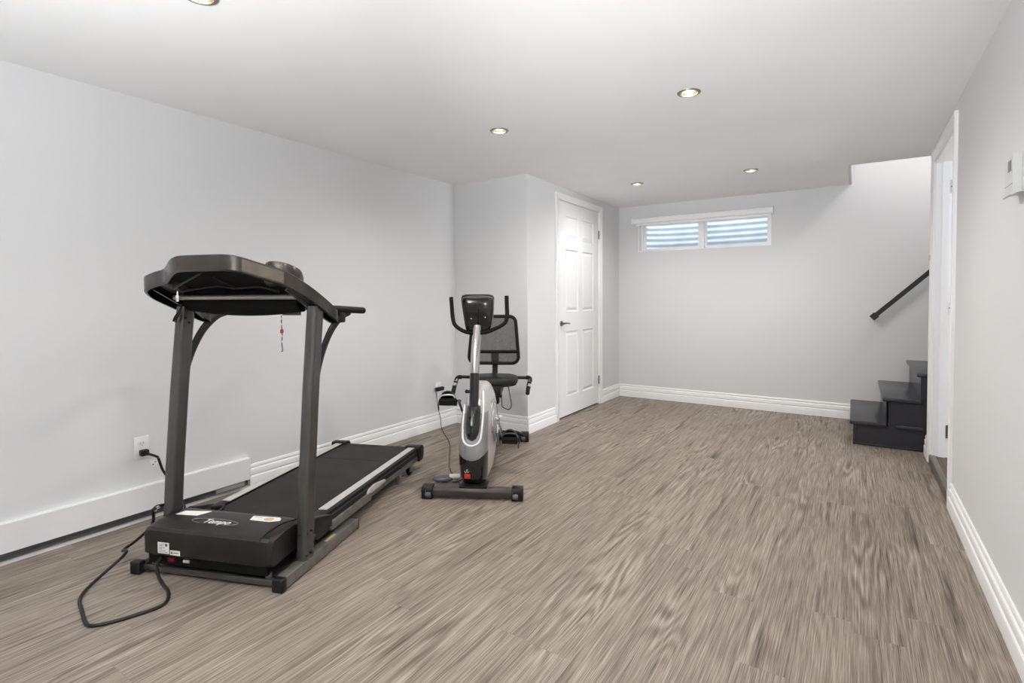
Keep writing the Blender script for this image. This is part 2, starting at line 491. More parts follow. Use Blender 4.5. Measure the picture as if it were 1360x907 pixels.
for z in (1.83, .265):
    bm = NB(); lathe(bm, [(0, -.045), (.006, -.045), (.006, .045), (0, .045)], 10, (XD + .004, DY1 + .001, z)); box(bm, XD - .003, XD + .002, DY1 - .004, DY1 + .006, z - .042, z + .042)
    obj('hinge', bm, M['nickel'], d)

# hinges left on the doorway jamb + door folded open in the side room
dd = thing('door_2', None, None, (0, 0, 0), kind='structure')
bm = NB()
ys2 = [XR + WT + .03, XR + WT + .13, XR + WT + .36, XR + WT + .44, XR + WT + .67, XR + WT + .78]
b2 = NB(); six_panel(b2, ys2, [.075] + zs[1:], {(i, j) for i in (1, 3) for j in (1, 3, 5)}, 0, .035)
for v in b2.verts: v.co = Vector((v.co.y, RY1 - .020 - v.co.x, v.co.z))
merge(bm, b2)
obj('door_slab', bm, M['door'], dd, 12)
for z, mm in ((1.89, 'pale_silver'), (1.075, 'trim'), (.235, 'dark_grey')):
    bm = NB(); box(bm, XR + .075, XR + .109, RY1 - .0215, RY1 - .018, z - .045, z + .045, .001, 1)
    lathe(bm, [(0, -.047), (.007, -.047), (.007, .047), (0, .047)], 10, (XR + .1165, RY1 - .026, z))
    h = obj('hinge', bm, M[mm], dd)
    for dx, dz in ((.088, .028), (.083, 0), (.088, -.028)):
        bm = NB(); lathe(bm, [(0, 0), (.004, 0), (.0035, -.0015), (0, -.0015)], 10, (XR + dx, RY1 - .0215, z + dz), 'y')
        obj('screw', bm, M['ink'], h)

# strike hook on the casing near the top of the stairs
bm = NB(); box(bm, XR - .026, XR - .0185, 4.642, 4.656, 1.405, 1.44, .002); o = obj('strike_plate', bm, M['satin']); o['label'] = 'tiny grey latch plate on white doorway casing by the stairs'; o['category'] = 'latch plate'

# ---------------------------------------------------------------- window
w = thing('window_1', None, None, kind='structure')
RD = YB + .075      # frame set back in the reveal
bm = NB(); plate(bm, rect(WX0, WX1, WZ0, WZ1), [rect(WX0 + .030, WX1 - .022, WZ0 + .016, WZ1 - .022)], 'xz', RD, RD + .075)
box(bm, (WX0 + WX1) / 2 - .028, (WX0 + WX1) / 2 + .020, RD + .004, RD + .075, WZ0 + .012, WZ1 - .012, .003)
obj('window_frame', bm, M['vinyl'], w)
bm = NB()
box(bm, WX0 + .0005, WX0 + .012, YB + .001, RD, WZ0, WZ1); box(bm, WX1 - .012, WX1 - .0005, YB + .001, RD, WZ0, WZ1)
box(bm, WX0, WX1, YB - .002, RD, WZ0 + .0005, WZ0 + .010); box(bm, WX0, WX1, YB + .001, RD, WZ1 - .010, WZ1 - .0005)
obj('window_lining', bm, M['vinyl'], w)
XM = (WX0 + WX1) / 2
for x0, x1, yy in ((WX0 + .034, XM - .020, RD + .012), (XM + .014, WX1 - .026, RD + .036)):
    bm = NB(); plate(bm, rect(x0, x1, WZ0 + .018, WZ1 - .026), [rect(x0 + .026, x1 - .024, WZ0 + .036, WZ1 - .046)], 'xz', yy, yy + .022)
    s = obj('sash', bm, M['vinyl'], w)
    bm = NB(); box(bm, x0 + .022, x1 - .020, yy + .009, yy + .013, WZ0 + .030, WZ1 - .04); obj('window_pane', bm, M['glass'], s)
bm = NB(); box(bm, XM - .034, XM - .020, RD - .002, RD + .012, 1.83, 1.87, .003); obj('window_latch', bm, M['vinyl'], w)
# roller blind cassette above
rb = thing('roller_blind', 'white roller blind cassette mounted above the small basement window', 'blind', (0, 0, 0))
bm = NB()
prism(bm, [(YB, 2.052), (YB - .045, 2.052), (YB - .062, 2.046), (YB - .068, 2.030), (YB - .066, 1.998), (YB - .058, 1.990), (YB, 1.990)], 'x', -2.142, -.700)
obj('cassette', bm, M['blind'], rb, 25)
for x0, x1 in ((-2.150, -2.142), (-.700, -.692)):
    bm = NB(); prism(bm, [(YB, 2.056), (YB - .048, 2.056), (YB - .068, 2.047), (YB - .073, 2.030), (YB - .070, 1.994), (YB - .060, 1.985), (YB, 1.985)], 'x', x0, x1)
    obj('end_cap', bm, M['vinyl'], rb)
bm = NB(); box(bm, -2.110, -.712, YB - .035, YB - .018, 1.966, 1.990, .004); obj('bottom_rail', bm, M['vinyl'], rb)
# window well outside : corrugated galvanised half shell, gravel bed, sky above
bm = NB(); b = bmesh.new()
R_ = (WX1 - WX0) / 2 + .18; rows = 90; segs = 36; cxw = XM; pv = None
yo = YB + .26
for i in range(rows + 1):
    z = 1.30 + i * (1.15 / rows)
    cor = .0085 * sin(2 * pi * (z - .013) / .0675)
    ring = []
    for k in range(segs + 1):
        a = pi * k / segs
        # flattened D plan
        ex = abs(cos(a)) ** .55 * (1 if cos(a) >= 0 else -1)
        ey = abs(sin(a)) ** .55
        ring.append(b.verts.new((cxw + ex * (R_ + cor), yo + ey * (.52 + cor), z)))
    if pv:
        for k in range(segs): b.faces.new((pv[k], pv[k + 1], ring[k + 1], ring[k]))
    pv = ring
merge(bm, b)
o = struct('window_well_wall', bm, M['galv'], ang=60)
so = o.modifiers.new('thickness', 'SOLIDIFY'); so.thickness = .002
bm = NB(); box(bm, XM - R_ - .05, XM + R_ + .05, yo, yo + .6, 1.22, 1.32); struct('window_well_floor', bm, M['gravel'])
# soil mass round the well
bm = NB()
def gnd(z0, z1):
    box(bm, -6, XM - R_ - .03, yo, yo + 3, z0, z1); box(bm, XM + R_ + .03, 5, yo, yo + 3, z0, z1); box(bm, XM - R_ - .03, XM + R_ + .03, yo + .56, yo + 3, z0, z1)
gnd(1.0, 2.4); struct('ground', bm, mat('lawn', (.10, .16, .05), .9, noise=.3, nscale=30))

# ---------------------------------------------------------------- downlights
dl_label = ['lit round recessed downlight right of ceiling centre, largest one fully in view',
            'lit round recessed downlight in ceiling before the closet corner',
            'lit round recessed downlight nearest the closet door and window',
            'lit round recessed downlight in front of the stair opening',
            'lit round recessed downlight at the top left edge of the photo',
            'lit round recessed downlight nearest the right wall, in the front row of lights']
proto = None
def down_mesh():
    t = thing('recessed_downlight', dl_label[0], 'ceiling light', (0, 0, H), group='recessed ceiling downlights')
    bm = NB(); lathe(bm, [(.044, .002), (.044, -.004), (.050, -.0045), (.0565, -.003), (.058, 0), (.0585, .002)], 48, closed=True)
    obj('trim_ring', bm, M['lightring'], t)
    bm = NB(); lathe(bm, [(.0485, .001), (.0475, .001), (.036, .050), (.037, .050)], 48, closed=True)
    lathe(bm, [(.048, .055), (.0485, .055), (.0485, .002), (.048, .002)], 32, closed=True); lathe(bm, [(.0, .056), (.048, .056), (.048, .054), (0, .054)], 32)
    obj('reflector', bm, M['refl'], t)
    bm = NB(); lathe(bm, [(0, .012), (.016, .014), (.023, .020), (.025, .030), (.024, .048), (0, .050)], 28)
    obj('bulb', bm, M['bulb'], t)
    return t
proto = down_mesh()
for i, (x, y) in enumerate(LIGHTS):
    if i == 0: t = proto
    else:
        t = proto.copy(); COL.objects.link(t)
        for ch in list(proto.children):
            c2 = ch.copy(); COL.objects.link(c2); c2.parent = t
    t.location = (x, y, H); t['label'] = dl_label[i]

# ---------------------------------------------------------------- heater on the left wall
HY1 = 1.792
ht = thing('baseboard_heater', 'long low white baseboard heater on the left wall behind the treadmill', 'heater', (XL, 0, 0))
bm = NB(); prism(bm, [(.0, .192), (.024, .192), (.029, .188), (.029, .060), (.026, .060), (.026, .186), (.023, .189), (0, .189)], 'y', -1.2, HY1)
obj('front_cover', bm, M['heater'], ht)
bm = NB(); box(bm, .0, .029, HY1, HY1 + .006, .052, .194, .0015); obj('end_cap', bm, M['heater'], ht)
bm = NB(); box(bm, .0005, .008, -1.2, HY1 - .002, .022, .188); box(bm, .008, .024, -1.2, HY1 - .30, .050, .060)
obj('back_plate', bm, M['dark_grey'], ht)
bm = NB()
box(bm, .010, .025, HY1 - .20, HY1 - .03, .030, .056, .002)
obj('junction_box', bm, M['satin'], ht)
bm = NB(); prism(bm, [(0, 0), (.032, 0), (.032, .018), (.029, .021), (.010, .021), (0, .021)], 'y', -1.2, HY1 + .006); struct('baseboard_under_heater', bm, M['trim'])

# ---------------------------------------------------------------- outlets
def outlet(y, z, label):
    t = thing('wall_outlet', label, 'outlet', (XL, y, z), group=None)
    bm = NB(); box(bm, 0, .006, -.035, .035, -.0585, .0585, .0025); obj('cover_plate', bm, M['outlet'], t)
    for dz in (.0225, -.0225):
        bm = NB(); b = NB()
        prism(b, [(.0165 * cos(a) if abs(sin(a)) < .8 else .0165 * cos(a), .0145 * max(-.85, min(.85, sin(a))) + dz) for a in [2 * pi * k / 24 for k in range(24)]], 'x', .006, .0085)
        merge(bm, b); s = obj('socket', bm, M['outlet'], t)
        bm = NB(); box(bm, .0085, .0088, -.0075, -.0055, dz - .001, dz + .007); box(bm, .0085, .0088, .0055, .0075, dz - .001, dz + .007)
        lathe(bm, [(0, 0), (.0025, 0), (.0025, .0003), (0, .0003)], 10, (.0085, 0, dz - .0075), 'x'); obj('slots', bm, M['ink'], s)
    return t
outlet(1.226, .388, 'white duplex wall outlet with a black plug in its lower socket, behind the treadmill')
outlet(3.560, .350, 'white wall outlet behind the exercise bike holding a black adapter')

# ---------------------------------------------------------------- thermostat
th = thing('thermostat', 'white electronic wall thermostat on the right wall at the photo edge', 'thermostat', (XR, 2.337, 1.548))
bm = NB(); prism(bm, [(0, .065), (-.030, .065), (-.034, .060), (-.034, -.030), (-.034, -.046), (-.040, -.066), (-.036, -.068), (-.022, -.060), (0, -.058)], 'y', -.050, .050)
obj('body', bm, M['ivory'], th, 25)
bm = NB(); box(bm, -.0352, -.0335, -.032, .010, .012, .048, .0005, 1); obj('display', bm, M['lcd'], th)
bm = NB(); box(bm, -.0345, -.0338, -.050, .050, -.0315, -.0300); obj('flap_seam', bm, M['dark_grey'], th)
bm = NB(); box(bm, -.012, .0, -.054, .054, -.055, .069, .002); obj('wall_plate', bm, M['thermo_side'], th)

# ---------------------------------------------------------------- staircase
st = thing('staircase', 'charcoal painted wooden staircase rising right along the back wall', 'stairs', (0, 0, 0))
RISE, RUN, FY = .1975, .2075, 4.895
N_ = 9
for i in range(N_):
    x0 = -.002 + i * RUN; z = RISE * (i + 1) - .008
    bm = NB(); y1 = YB - .001
    box(bm, x0 - .024, min(x0 + RUN + .006, 9), FY - (.03 if x0 < XR - .12 else 0), y1, z - .030, z, .010 if i < 3 else .002, 3)
    if i == 0: pass
    obj('tread', bm, M['stair'], st, 25)
    bm = NB(); box(bm, x0, x0 + .016, FY, y1, z - RISE + (.008 if i == 0 else .0), z - .031); obj('riser', bm, M['stair'], st)
bm = NB()
for i in range(N_):
    x0 = -.002 + i * RUN
    box(bm, x0 + .014, x0 + RUN + (.014 if i < N_ - 1 else 0), FY + .004, FY + .022, .001, RISE * (i + 1) - .038)
obj('side_panel', bm, M['stair'], st)
bm = NB(); box(bm, .0, .022, FY - .004, FY + .012, .001, RISE - .040, .003); box(bm, RUN + .0, RUN + .020, FY - .0, FY + .014, RISE - .008, 2 * RISE - .040, .003)
box(bm, .002, RUN * 2 + .0, FY - .0, FY + .008, .001, .016, .003)
obj('corner_bead', bm, M['stair'], st)
bm = NB(); box(bm, RUN + .06, XR - .020, FY - .030, FY + .006, RISE - .040, RISE - .010, .009, 3); obj('nosing', bm, M['stair'], st)

# handrail
hr = thing('handrail', 'black iron handrail climbing the back wall above the stairs', 'handrail', (0, 0, 0))
a = Vector((.150, YB - .055, .975)); dirr = Vector((1, 0, 1)).normalized()
bm = NB(); prof = [(-.019, -.009), (.019, -.009), (.019, .009), (-.019, .009)]
L_ = 2.2
nrm = Vector((-1, 0, 1)).normalized(); yv = Vector((0, 1, 0))
loft(bm, [[a + dirr * t + nrm * p[0] + yv * p[1] for p in prof] for t in (0, L_)])
obj('rail', bm, M['rail'], hr)
bm = NB(); s = .027
loft(bm, [[a + dirr * t + nrm * u * s + yv * v * .016 for u, v in ((-1, -1), (1, -1), (1, 1), (-1, 1))] for t in (-.030, .022)])
obj('end_cap', bm, M['rail'], hr)
for t in (.012, .9, 1.9):
    bm = NB(); p = a + dirr * t
    tube(bm, [p + Vector((0, .008, -.005)), p + Vector((0, .035, -.012)), p + Vector((0, .054, -.012))], .007, 10, 4)
    lathe(bm, [(0, .0), (.022, .0), (.022, -.005), (0, -.005)], 18, (p.x, YB, p.z - .012), 'y')
    obj('bracket', bm, M['rail'], hr)

# ================================================================= TREADMILL
TH = radians(20.6)
T = thing('treadmill', 'grey and black motorised folding treadmill along the left wall', 'treadmill', (-2.215, 1.085, 0), TH)
S = 1
def vpost(z): return .168 + .100 * z
# base rails
for s in (-1, 1):
    bm = NB(); box(bm, min(s * .318, s * .364), max(s * .318, s * .364), .026, .600, .006, .053, .003)
    fr_ = obj('base_rail', bm, M['rail_steel'], T)
    bm = NB(); box(bm, min(s * .316, s * .366), max(s * .316, s * .366), -.006, .028, .0, .055, .007, 3); obj('foot_cap', bm, M['black'], fr_)
    bm = NB(); box(bm, min(s * .318, s * .364), max(s * .318, s * .364), .590, .606, .0, .053, .004)
    obj('foot_cap', bm, M['black'], fr_)
    if s == 1:
        bm = NB(); box(bm, .336, .350, .335, .415, .0531, .0536); obj('sticker', bm, M['yellow'], fr_, label='faded gold sticker')
bm = NB(); box(bm, -.318, .318, .016, .044, .012, .036, .003); obj('cross_member', bm, M['grey_steel'], T)
# uprights: rounded extrusion leaning back
for s in (-1, 1):
    bm = NB(); uc = s * .340; rings = []
    for z in (.053, .4, .75, 1.0, 1.128):
        vc = vpost(z) + (.012 * ((z - .6) / .6) ** 2)
        pts = []
        for k in range(28):
            a_ = 2 * pi * k / 28; e_ = .42
            cx_ = abs(cos(a_)) ** e_ * (1 if cos(a_) > 0 else -1); sy_ = abs(sin(a_)) ** e_ * (1 if sin(a_) > 0 else -1)
            # longitudinal groove on the wide side
            gro = .0028 if abs(sy_) < .28 else 0
            pts.append((uc + cx_ * (.0245 - gro), vc + sy_ * .036, z))
        rings.append(pts)
    loft(bm, rings)
    up_ = obj('upright', bm, M['grey_steel'], T, 28)
    for z in (.075, .165):
        for vv in (-.022, .022):
            bm = NB(); lathe(bm, [(0, 0), (.006, 0), (.005, s * .005), (0, s * .006)], 12, (uc + s * .0235, vpost(z) + vv * .7, z), 'x'); obj('bolt', bm, M['black'], up_)
        bm = NB(); lathe(bm, [(0, 0), (.006, 0), (.005, -.005), (0, -.006)], 12, (uc, vpost(z) - .036, z), 'y'); obj('bolt', bm, M['black'], up_)
    if s < 0:
        for dv in (-.01, .014):
            bm = NB(); lathe(bm, [(0, 0), (.006, 0), (.005, .005), (0, .006)], 12, (uc + .0235, .272 + dv, 1.065 - dv), 'x'); obj('bolt', bm, M['black'], up_)
    # handle + curved brace
    bm = NB(); tube(bm, [(s * .352, .34, 1.112), (s * .352, .42, 1.112), (s * .352, .69, 1.098)], .0165, 16, 4)
    ellipsoid(bm, (s * .352, .69, 1.098), (.0165, .014, .0165), 16, 10)
    obj('handle', bm, M['rubber'], T)
    bm = NB(); tube(bm, [(s * .345, .278, .80), (s * .345, .298, .86), (s * .346, .340, .940), (s * .348, .405, 1.020), (s * .350, .490, 1.078), (s * .350, .560, 1.098)], .009, 14, 6, ry=.021, up=(0, 1, 0))
    br = obj('brace', bm, M['black'], T)
    if s > 0:
        bm = NB(); box(bm, s * .35 - .010, s * .35 + .010, .455, .510, 1.045, 1.095, .006); obj('pulse_sensor_box', bm, M['black'], br)
# console shell
half = [(-.04, -.033), (.06, -.034), (.15, -.033), (.205, -.016), (.243, .014), (.285, .050), (.330, .088), (.357, .150), (.372, .235), (.376, .330), (.372, .405), (.362, .432), (.340, .438), (.318, .425), (.312, .36), (.295, .315), (.22, .300)]
left = [(-.22, .300), (-.295, .315), (-.320, .36), (-.326, .42), (-.345, .438), (-.372, .432), (-.388, .405), (-.404, .330), (-.424, .250), (-.430, .185), (-.392, .120), (-.305, .082), (-.230, .060), (-.180, .030), (-.130, -.004), (-.085, -.026)]
O2 = catmull([Vector((x, y, 0)) for x, y in half + left], 4, True)
def ztop(v): return 1.322 - .50 * v
def inset2(P, d):
    n = len(P); out_ = []
    for i in range(n):
        t = (P[(i + 1) % n] - P[i - 1]).normalized(); nn = Vector((-t.y, t.x, 0))
        out_.append(P[i] + nn * d)
    return out_
I2 = inset2(O2, .012)
TI = inset2(O2, .006)
b = bmesh.new(); n = len(O2)
def ring_(P, f): return [b.verts.new((p.x, p.y, f(p.y))) for p in P]
th_ = .063
A_ = ring_(TI, lambda v: ztop(v)); B_ = ring_(O2, lambda v: ztop(v) - .006); C_ = ring_(O2, lambda v: ztop(v) - th_ + .002); D_ = ring_(I2, lambda v: ztop(v) - th_); E_ = ring_(I2, lambda v: ztop(v) - .010)
b.faces.new(A_)
for P_, Q_ in ((A_, B_), (B_, C_), (C_, D_), (D_, E_)):
    for k in range(n): b.faces.new((P_[k], P_[(k + 1) % n], Q_[(k + 1) % n], Q_[k]))
b.faces.new(E_[::-1]); bm = NB(); merge(bm, b)
con = obj('console', bm, M['console'], T, 35)
# added dark sheet: shade of the hollow put into the colour
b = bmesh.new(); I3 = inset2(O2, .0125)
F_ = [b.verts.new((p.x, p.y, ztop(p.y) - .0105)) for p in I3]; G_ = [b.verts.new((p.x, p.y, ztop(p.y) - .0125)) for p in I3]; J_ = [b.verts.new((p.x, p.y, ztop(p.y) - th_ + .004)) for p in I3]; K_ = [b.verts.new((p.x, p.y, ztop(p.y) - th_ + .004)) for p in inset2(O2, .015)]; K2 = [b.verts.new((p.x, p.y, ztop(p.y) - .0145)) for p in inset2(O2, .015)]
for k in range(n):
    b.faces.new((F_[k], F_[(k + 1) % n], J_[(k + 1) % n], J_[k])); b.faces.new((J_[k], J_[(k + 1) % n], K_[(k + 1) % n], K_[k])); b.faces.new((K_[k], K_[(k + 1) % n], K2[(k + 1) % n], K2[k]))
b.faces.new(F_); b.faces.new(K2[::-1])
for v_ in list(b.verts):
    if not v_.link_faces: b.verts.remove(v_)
bm = NB(); merge(bm, b); obj('underside_shade', bm, M['inside'], con)
# ribs and wires inside the hollow
bm = NB()
tube(bm, [(-.22, .10, 1.205), (-.10, .05, 1.235), (.02, .0, 1.265)], .004, 8, 5)
tube(bm, [(-.20, .13, 1.195), (0, .10, 1.215), (.08, .11, 1.205), (.2, .10, 1.21), (.27, .14, 1.19)], .004, 8, 5)
tube(bm, [(.05, .03, 1.25), (.09, .11, 1.205)], .004, 8, 0)
obj('wiring', bm, M['black'], con)
# lighter flanges next to the uprights
for s, uu in ((-1, -.352), (1, .335)):
    bm = NB(); loft(bm, [[(uu - .004, v, ztop(v) - .058 + .006), (uu + .004, v, ztop(v) - .058 + .006), (uu + .004 - s * .022, v, ztop(v) - .066), (uu - .004 - s * .022, v, ztop(v) - .066)] for v in (.12, .20, .27)])
    obj('inner_flange', bm, M['grey_steel'], con)
# grey patch sticker on skirt
bm = NB(); b = bmesh.new()
idx = [i for i, p in enumerate(O2) if p.x > .205 and p.x < .335 and p.y < .14]
q_ = inset2(O2, -.0008)
rb_ = [(b.verts.new((q_[i].x, q_[i].y, ztop(q_[i].y) - .010)), b.verts.new((q_[i].x, q_[i].y, ztop(q_[i].y) - .056))) for i in idx]
for k in range(len(rb_) - 1): b.faces.new((rb_[k][0], rb_[k + 1][0], rb_[k + 1][1], rb_[k][1]))
merge(bm, b); obj('skirt_patch', bm, mat('skirt_patch_grey', (.15, .125, .10), .26, .45, noise=.1, nscale=30), con, label='paler tan rectangular patch on the skirt')
# cup pods on top
for (cu_, cv_, hh, rr_) in ((.268, .175, .050, .078), (-.285, .20, .012, .070)):
    zc = ztop(cv_); bm = NB()
    rg = []
    for r_, z_ in ((rr_, -.02), (rr_, hh * .6), (rr_ - .006, hh), (rr_ - .020, hh + .002), (rr_ - .030, hh - .006), (rr_ - .030, 0)):
        rg.append([(cu_ + r_ * cos(2 * pi * k / 36), cv_ + r_ * sin(2 * pi * k / 36), zc + z_ - .42 * r_ * sin(2 * pi * k / 36)) for k in range(36)])
    loft(bm, rg); obj('cup_holder', bm, M['console'], con)
# rear housing
bm = NB(); rg = []
for k in range(25):
    u_ = -.30 + .585 * k / 24; e_ = (u_ + .0) / .30; zb = 1.083 + .022 * e_ * e_
    rg.append([(u_, .235, 1.190), (u_, .235, zb + .030), (u_, .262, zb + .004), (u_, .290, zb), (u_, .312, zb + .012), (u_, .312, 1.160)])
loft(bm, rg); obj('rear_housing', bm, M['inside'], con, 40)
bm = NB(); tube(bm, [(-.318, .205, 1.168), (.318, .205, 1.168)], .0105, 16, 0)
obj('crossbar', bm, mat('crossbar_steel', (.42, .39, .36), .35, .6), T)
bm = NB(); lathe(bm, [(0, 0), (.012, 0), (.012, .010), (.006, .012), (.006, .028), (0, .028)], 14, (-.285, .190, 1.168), 'z'); tube(bm, [(-.285, .190, 1.150), (-.285, .190, 1.176)], .008, 10, 0)
obj('bar_bolt', bm, M['chrome'], T)
# loose cables at left upright top
bm = NB(); tube(bm, [(-.350, .228, 1.06), (-.338, .226, 1.08), (-.32, .225, 1.10), (-.29, .215, 1.135)], .0045, 8, 5); tube(bm, [(-.340, .230, 1.055), (-.33, .226, 1.075), (-.305, .22, 1.10), (-.275, .20, 1.14)], .004, 8, 5)
obj('loose_cable', bm, M['black'], T)
bm = NB(); box(bm, -.225, -.150, .285, .300, 1.086, 1.104, .002); obj('label_tab', bm, M['grey_steel'], con); bm = NB(); box(bm, .175, .262, .285, .300, 1.086, 1.106, .003); obj('label_tab', bm, M['grey_steel'], con)
# safety key
sk = NB(); tube(sk, [(.150, .315, 1.085), (.148, .316, 1.05), (.151, .316, 1.00), (.149, .316, .955), (.152, .316, .925), (.146, .316, .920)], .0022, 8, 5); k_ = obj('safety_cord', sk, M['ink'], T)
bm = NB(); box(bm, .144, .156, .310, .322, 1.003, 1.022, .003); obj('clip', bm, M['red'], k_, label='red clip on the hanging cord')
bm = NB()
for z_ in (1.065, 1.04, .985, .96):
    bm = NB(); box(bm, .1465, .1525, .313, .319, z_, z_ + .010, .001, 1); obj('cord_fleck', bm, M['paper'], k_)
# motor hood
bm = NB()
prof = [(.010, .088), (-.004, .100), (-.004, .182), (.000, .196), (.012, .206), (.060, .2125), (.120, .2165), (.175, .2160), (.205, .210), (.250, .185), (.285, .165), (.300, .150), (.300, .100)]
rg = []
for t in [0, .02, .05, .09, .5, .91, .95, .98, 1]:
    u_ = -.306 + .612 * t
    e_ = max(0, 1 - min(t, 1 - t) / .09)
    sh = .016 * (1 - math.sqrt(max(0, 1 - e_ * e_)))
    rg.append([(u_, v_ + (sh * 1.3 if v_ < .1 else -sh), z_ - (sh if z_ > .14 else 0)) for v_, z_ in prof])
loft(bm, rg); hood = obj('motor_hood', bm, M['hood'], T, 30)
bm = NB(); tube(bm, [(.02 * cos(a_) * 0 - .022 + .112 * cos(a_), .088 + .026 * sin(a_), .2162 + .00) for a_ in [radians(x_) for x_ in range(-60, 241, 20)]], .0011, 6, 2)
obj('oval_outline', bm, M['silver'], hood)
text('hood_logo', 'Tempo', .046, M['paper'], hood, (-.012, .087, .2162), (radians(3), 0, radians(2)), .35, label='white slanted brand lettering', sx=.95)
# ridge line on right of hood
bm = NB(); tube(bm, [(.262, .004, .200), (.262, .05, .2135), (.27, .12, .2165), (.29, .2, .2085)], .003, 8, 5); obj('hood_ridge', bm, M['black'], hood)
# stickers on top and front
bm = NB(); prism(bm, [(-.252, .118), (-.238, .160), (-.118, .178), (-.146, .124)], 'z', .2158, .2172); obj('sticker', bm, M['paper'], hood, label='white paper sticker on hood top left')
bm = NB(); b = bmesh.new()
pp = [(.100, .172, .2172), (.222, .180, .2172), (.236, .172, .2172), (.246, .150, .2172), (.206, .132, .2172), (.112, .134, .2172)]
vs = [b.verts.new(p) for p in pp]; vs2 = [b.verts.new((p[0], p[1], p[2] - .0008)) for p in pp]; b.faces.new(vs); b.faces.new(vs2[::-1])
for k in range(6): b.faces.new((vs[k], vs[(k + 1) % 6], vs2[(k + 1) % 6], vs2[k]))
merge(bm, b); sx_ = obj('sticker', bm, M['paper'], hood, label='white warning sticker on hood top right')
bm = NB(); prism(bm, [(.165, .150), (.176, .168), (.196, .172), (.212, .160), (.208, .142), (.185, .138)], 'z', .2172, .2175); obj('sticker_print', bm, M['tan'], sx_)
bm = NB(); box(bm, .112, .150, .162, .164, .2172, .2175); obj('sticker_text', bm, M['dark_grey'], sx_)
bm = NB(); box(bm, -.219, -.163, -.0055, -.0038, .107, .153, .0004, 1); s1 = obj('rating_label', bm, M['paper'], hood)
bm = NB()
for z_, l_ in ((.144, .026), (.138, .018), (.131, .028), (.125, .012), (.119, .030), (.113, .040)): box(bm, -.210, -.210 + l_, -.0062, -.0055, z_, z_ + .0014)
box(bm, -.181, -.170, -.0062, -.0055, .138, .149); obj('label_print', bm, M['dark_grey'], s1)
bm = NB(); box(bm, -.158, -.110, -.0055, -.0038, .104, .124, .0004, 1); s1 = obj('serial_label', bm, M['paper'], hood)
bm = NB(); box(bm, -.152, -.145, -.0062, -.0055, .109, .119); box(bm, -.140, -.118, -.0062, -.0055, .113, .1165); obj('label_print', bm, M['dark_grey'], s1)
# motor pan below
bm = NB(); box(bm, -.285, .285, .012, .300, .052, .100, .004); pan = obj('motor_pan', bm, M['inside'], T)
bm = NB(); box(bm, -.182, -.150, .004, .014, .066, .088, .003); obj('power_switch', bm, M['darkred'], pan, label='dark red rocker switch')
bm = NB(); box(bm, -.108, -.078, .006, .013, .070, .083, .002); obj('breaker_badge', bm, M['alu'], pan)
bm = NB(); box(bm, .265, .285, .028, .046, .010, .062, .002); obj('lift_post', bm, M['rail_steel'], pan); bm = NB(); box(bm, -.285, -.265, .028, .046, .010, .062, .002); obj('lift_post', bm, M['rail_steel'], pan)
# deck
bm = NB()
box(bm, -.243, .243, .240, 1.525, .118, .152, .0165, 4); obj('running_belt', bm, M['belt'], T)
for s in (-1, 1):
    def xx(a_, b_): return (min(s * a_, s * b_), max(s * a_, s * b_))
    bm = NB(); prism(bm, [(s * .245, .112), (s * .245, .153), (s * .290, .155), (s * .306, .149), (s * .308, .134), (s * .316, .130), (s * .316, .108), (s * .300, .104), (s * .262, .104)], 'y', .205, 1.495)
    sr = obj('side_rail', bm, M['black'], T, 25)
    bm = NB(); box(bm, *xx(.246, .290), .432, 1.492, .1535, .1575, .001, 1); obj('foot_strip', bm, M['alu'], sr, label='pale aluminium foot strip')
    bm = NB(); box(bm, *xx(.270, .314), .40, 1.49, .070, .103, .003); box(bm, *xx(.306, .330), .408, .80, .068, .108, .003); ds = obj('deck_frame', bm, M['rail_steel'], T)
    bm = NB()
    prism(bm, [(1.480, .066), (1.480, .158), (1.488, .165), (1.535, .165), (1.552, .158), (1.562, .140), (1.560, .098), (1.548, .070), (1.535, .066)], 'x', *xx(.222, .326), bev=.004)
    obj('end_cap', bm, M['black'], T)
    bm = NB(); prism(bm, [(.245, .105), (.232, .135), (.240, .165), (.275, .185), (.400, .150), (.410, .128), (.405, .085), (.29, .078)], 'x', *xx(.300, .334), bev=.003)
    pv_ = obj('pivot_bracket', bm, M['black'], T)
    bm = NB(); lathe(bm, [(0, 0), (.007, 0), (.006, s * .004), (0, s * .005)], 12, (s * .334, .262, .112), 'x'); obj('bolt', bm, M['dark_grey'], pv_); bm = NB(); lathe(bm, [(0, 0), (.006, 0), (.005, s * .004), (0, s * .005)], 12, (s * .334, .388, .094), 'x'); obj('bolt', bm, M['dark_grey'], pv_)
    # rear foot wheel
    bm = NB(); lathe(bm, [(0, -.010), (.026, -.010), (.030, -.006), (.030, .006), (.026, .010), (0, .010)], 20, (s * .285, 1.405, .030), 'x'); wh = obj('rear_wheel', bm, M['rubber'], T)
    bm = NB(); box(bm, *xx(.266, .274), 1.385, 1.425, .025, .085, .002); box(bm, *xx(.296, .304), 1.385, 1.425, .025, .085, .002); obj('wheel_bracket', bm, M['silver'], wh)
    bm = NB(); box(bm, s * .29 - .012, s * .29 + .012, 1.215, 1.255, .0, .070, .004); tube(bm, [(s * .27, 1.20, .050), (s * .318, 1.20, .046)], .006, 10, 0); obj('rear_foot', bm, M['silver'], T)
    if s == 1:
        bm = NB(); prism(bm, [(.760, .098), (.790, .128), (.860, .134), (.985, .118), (.990, .104), (.900, .098)], 'x', .312, .324, bev=.004)
        obj('foil_tape', bm, M['alu'], ds, label='crumpled silver tape on the frame side')
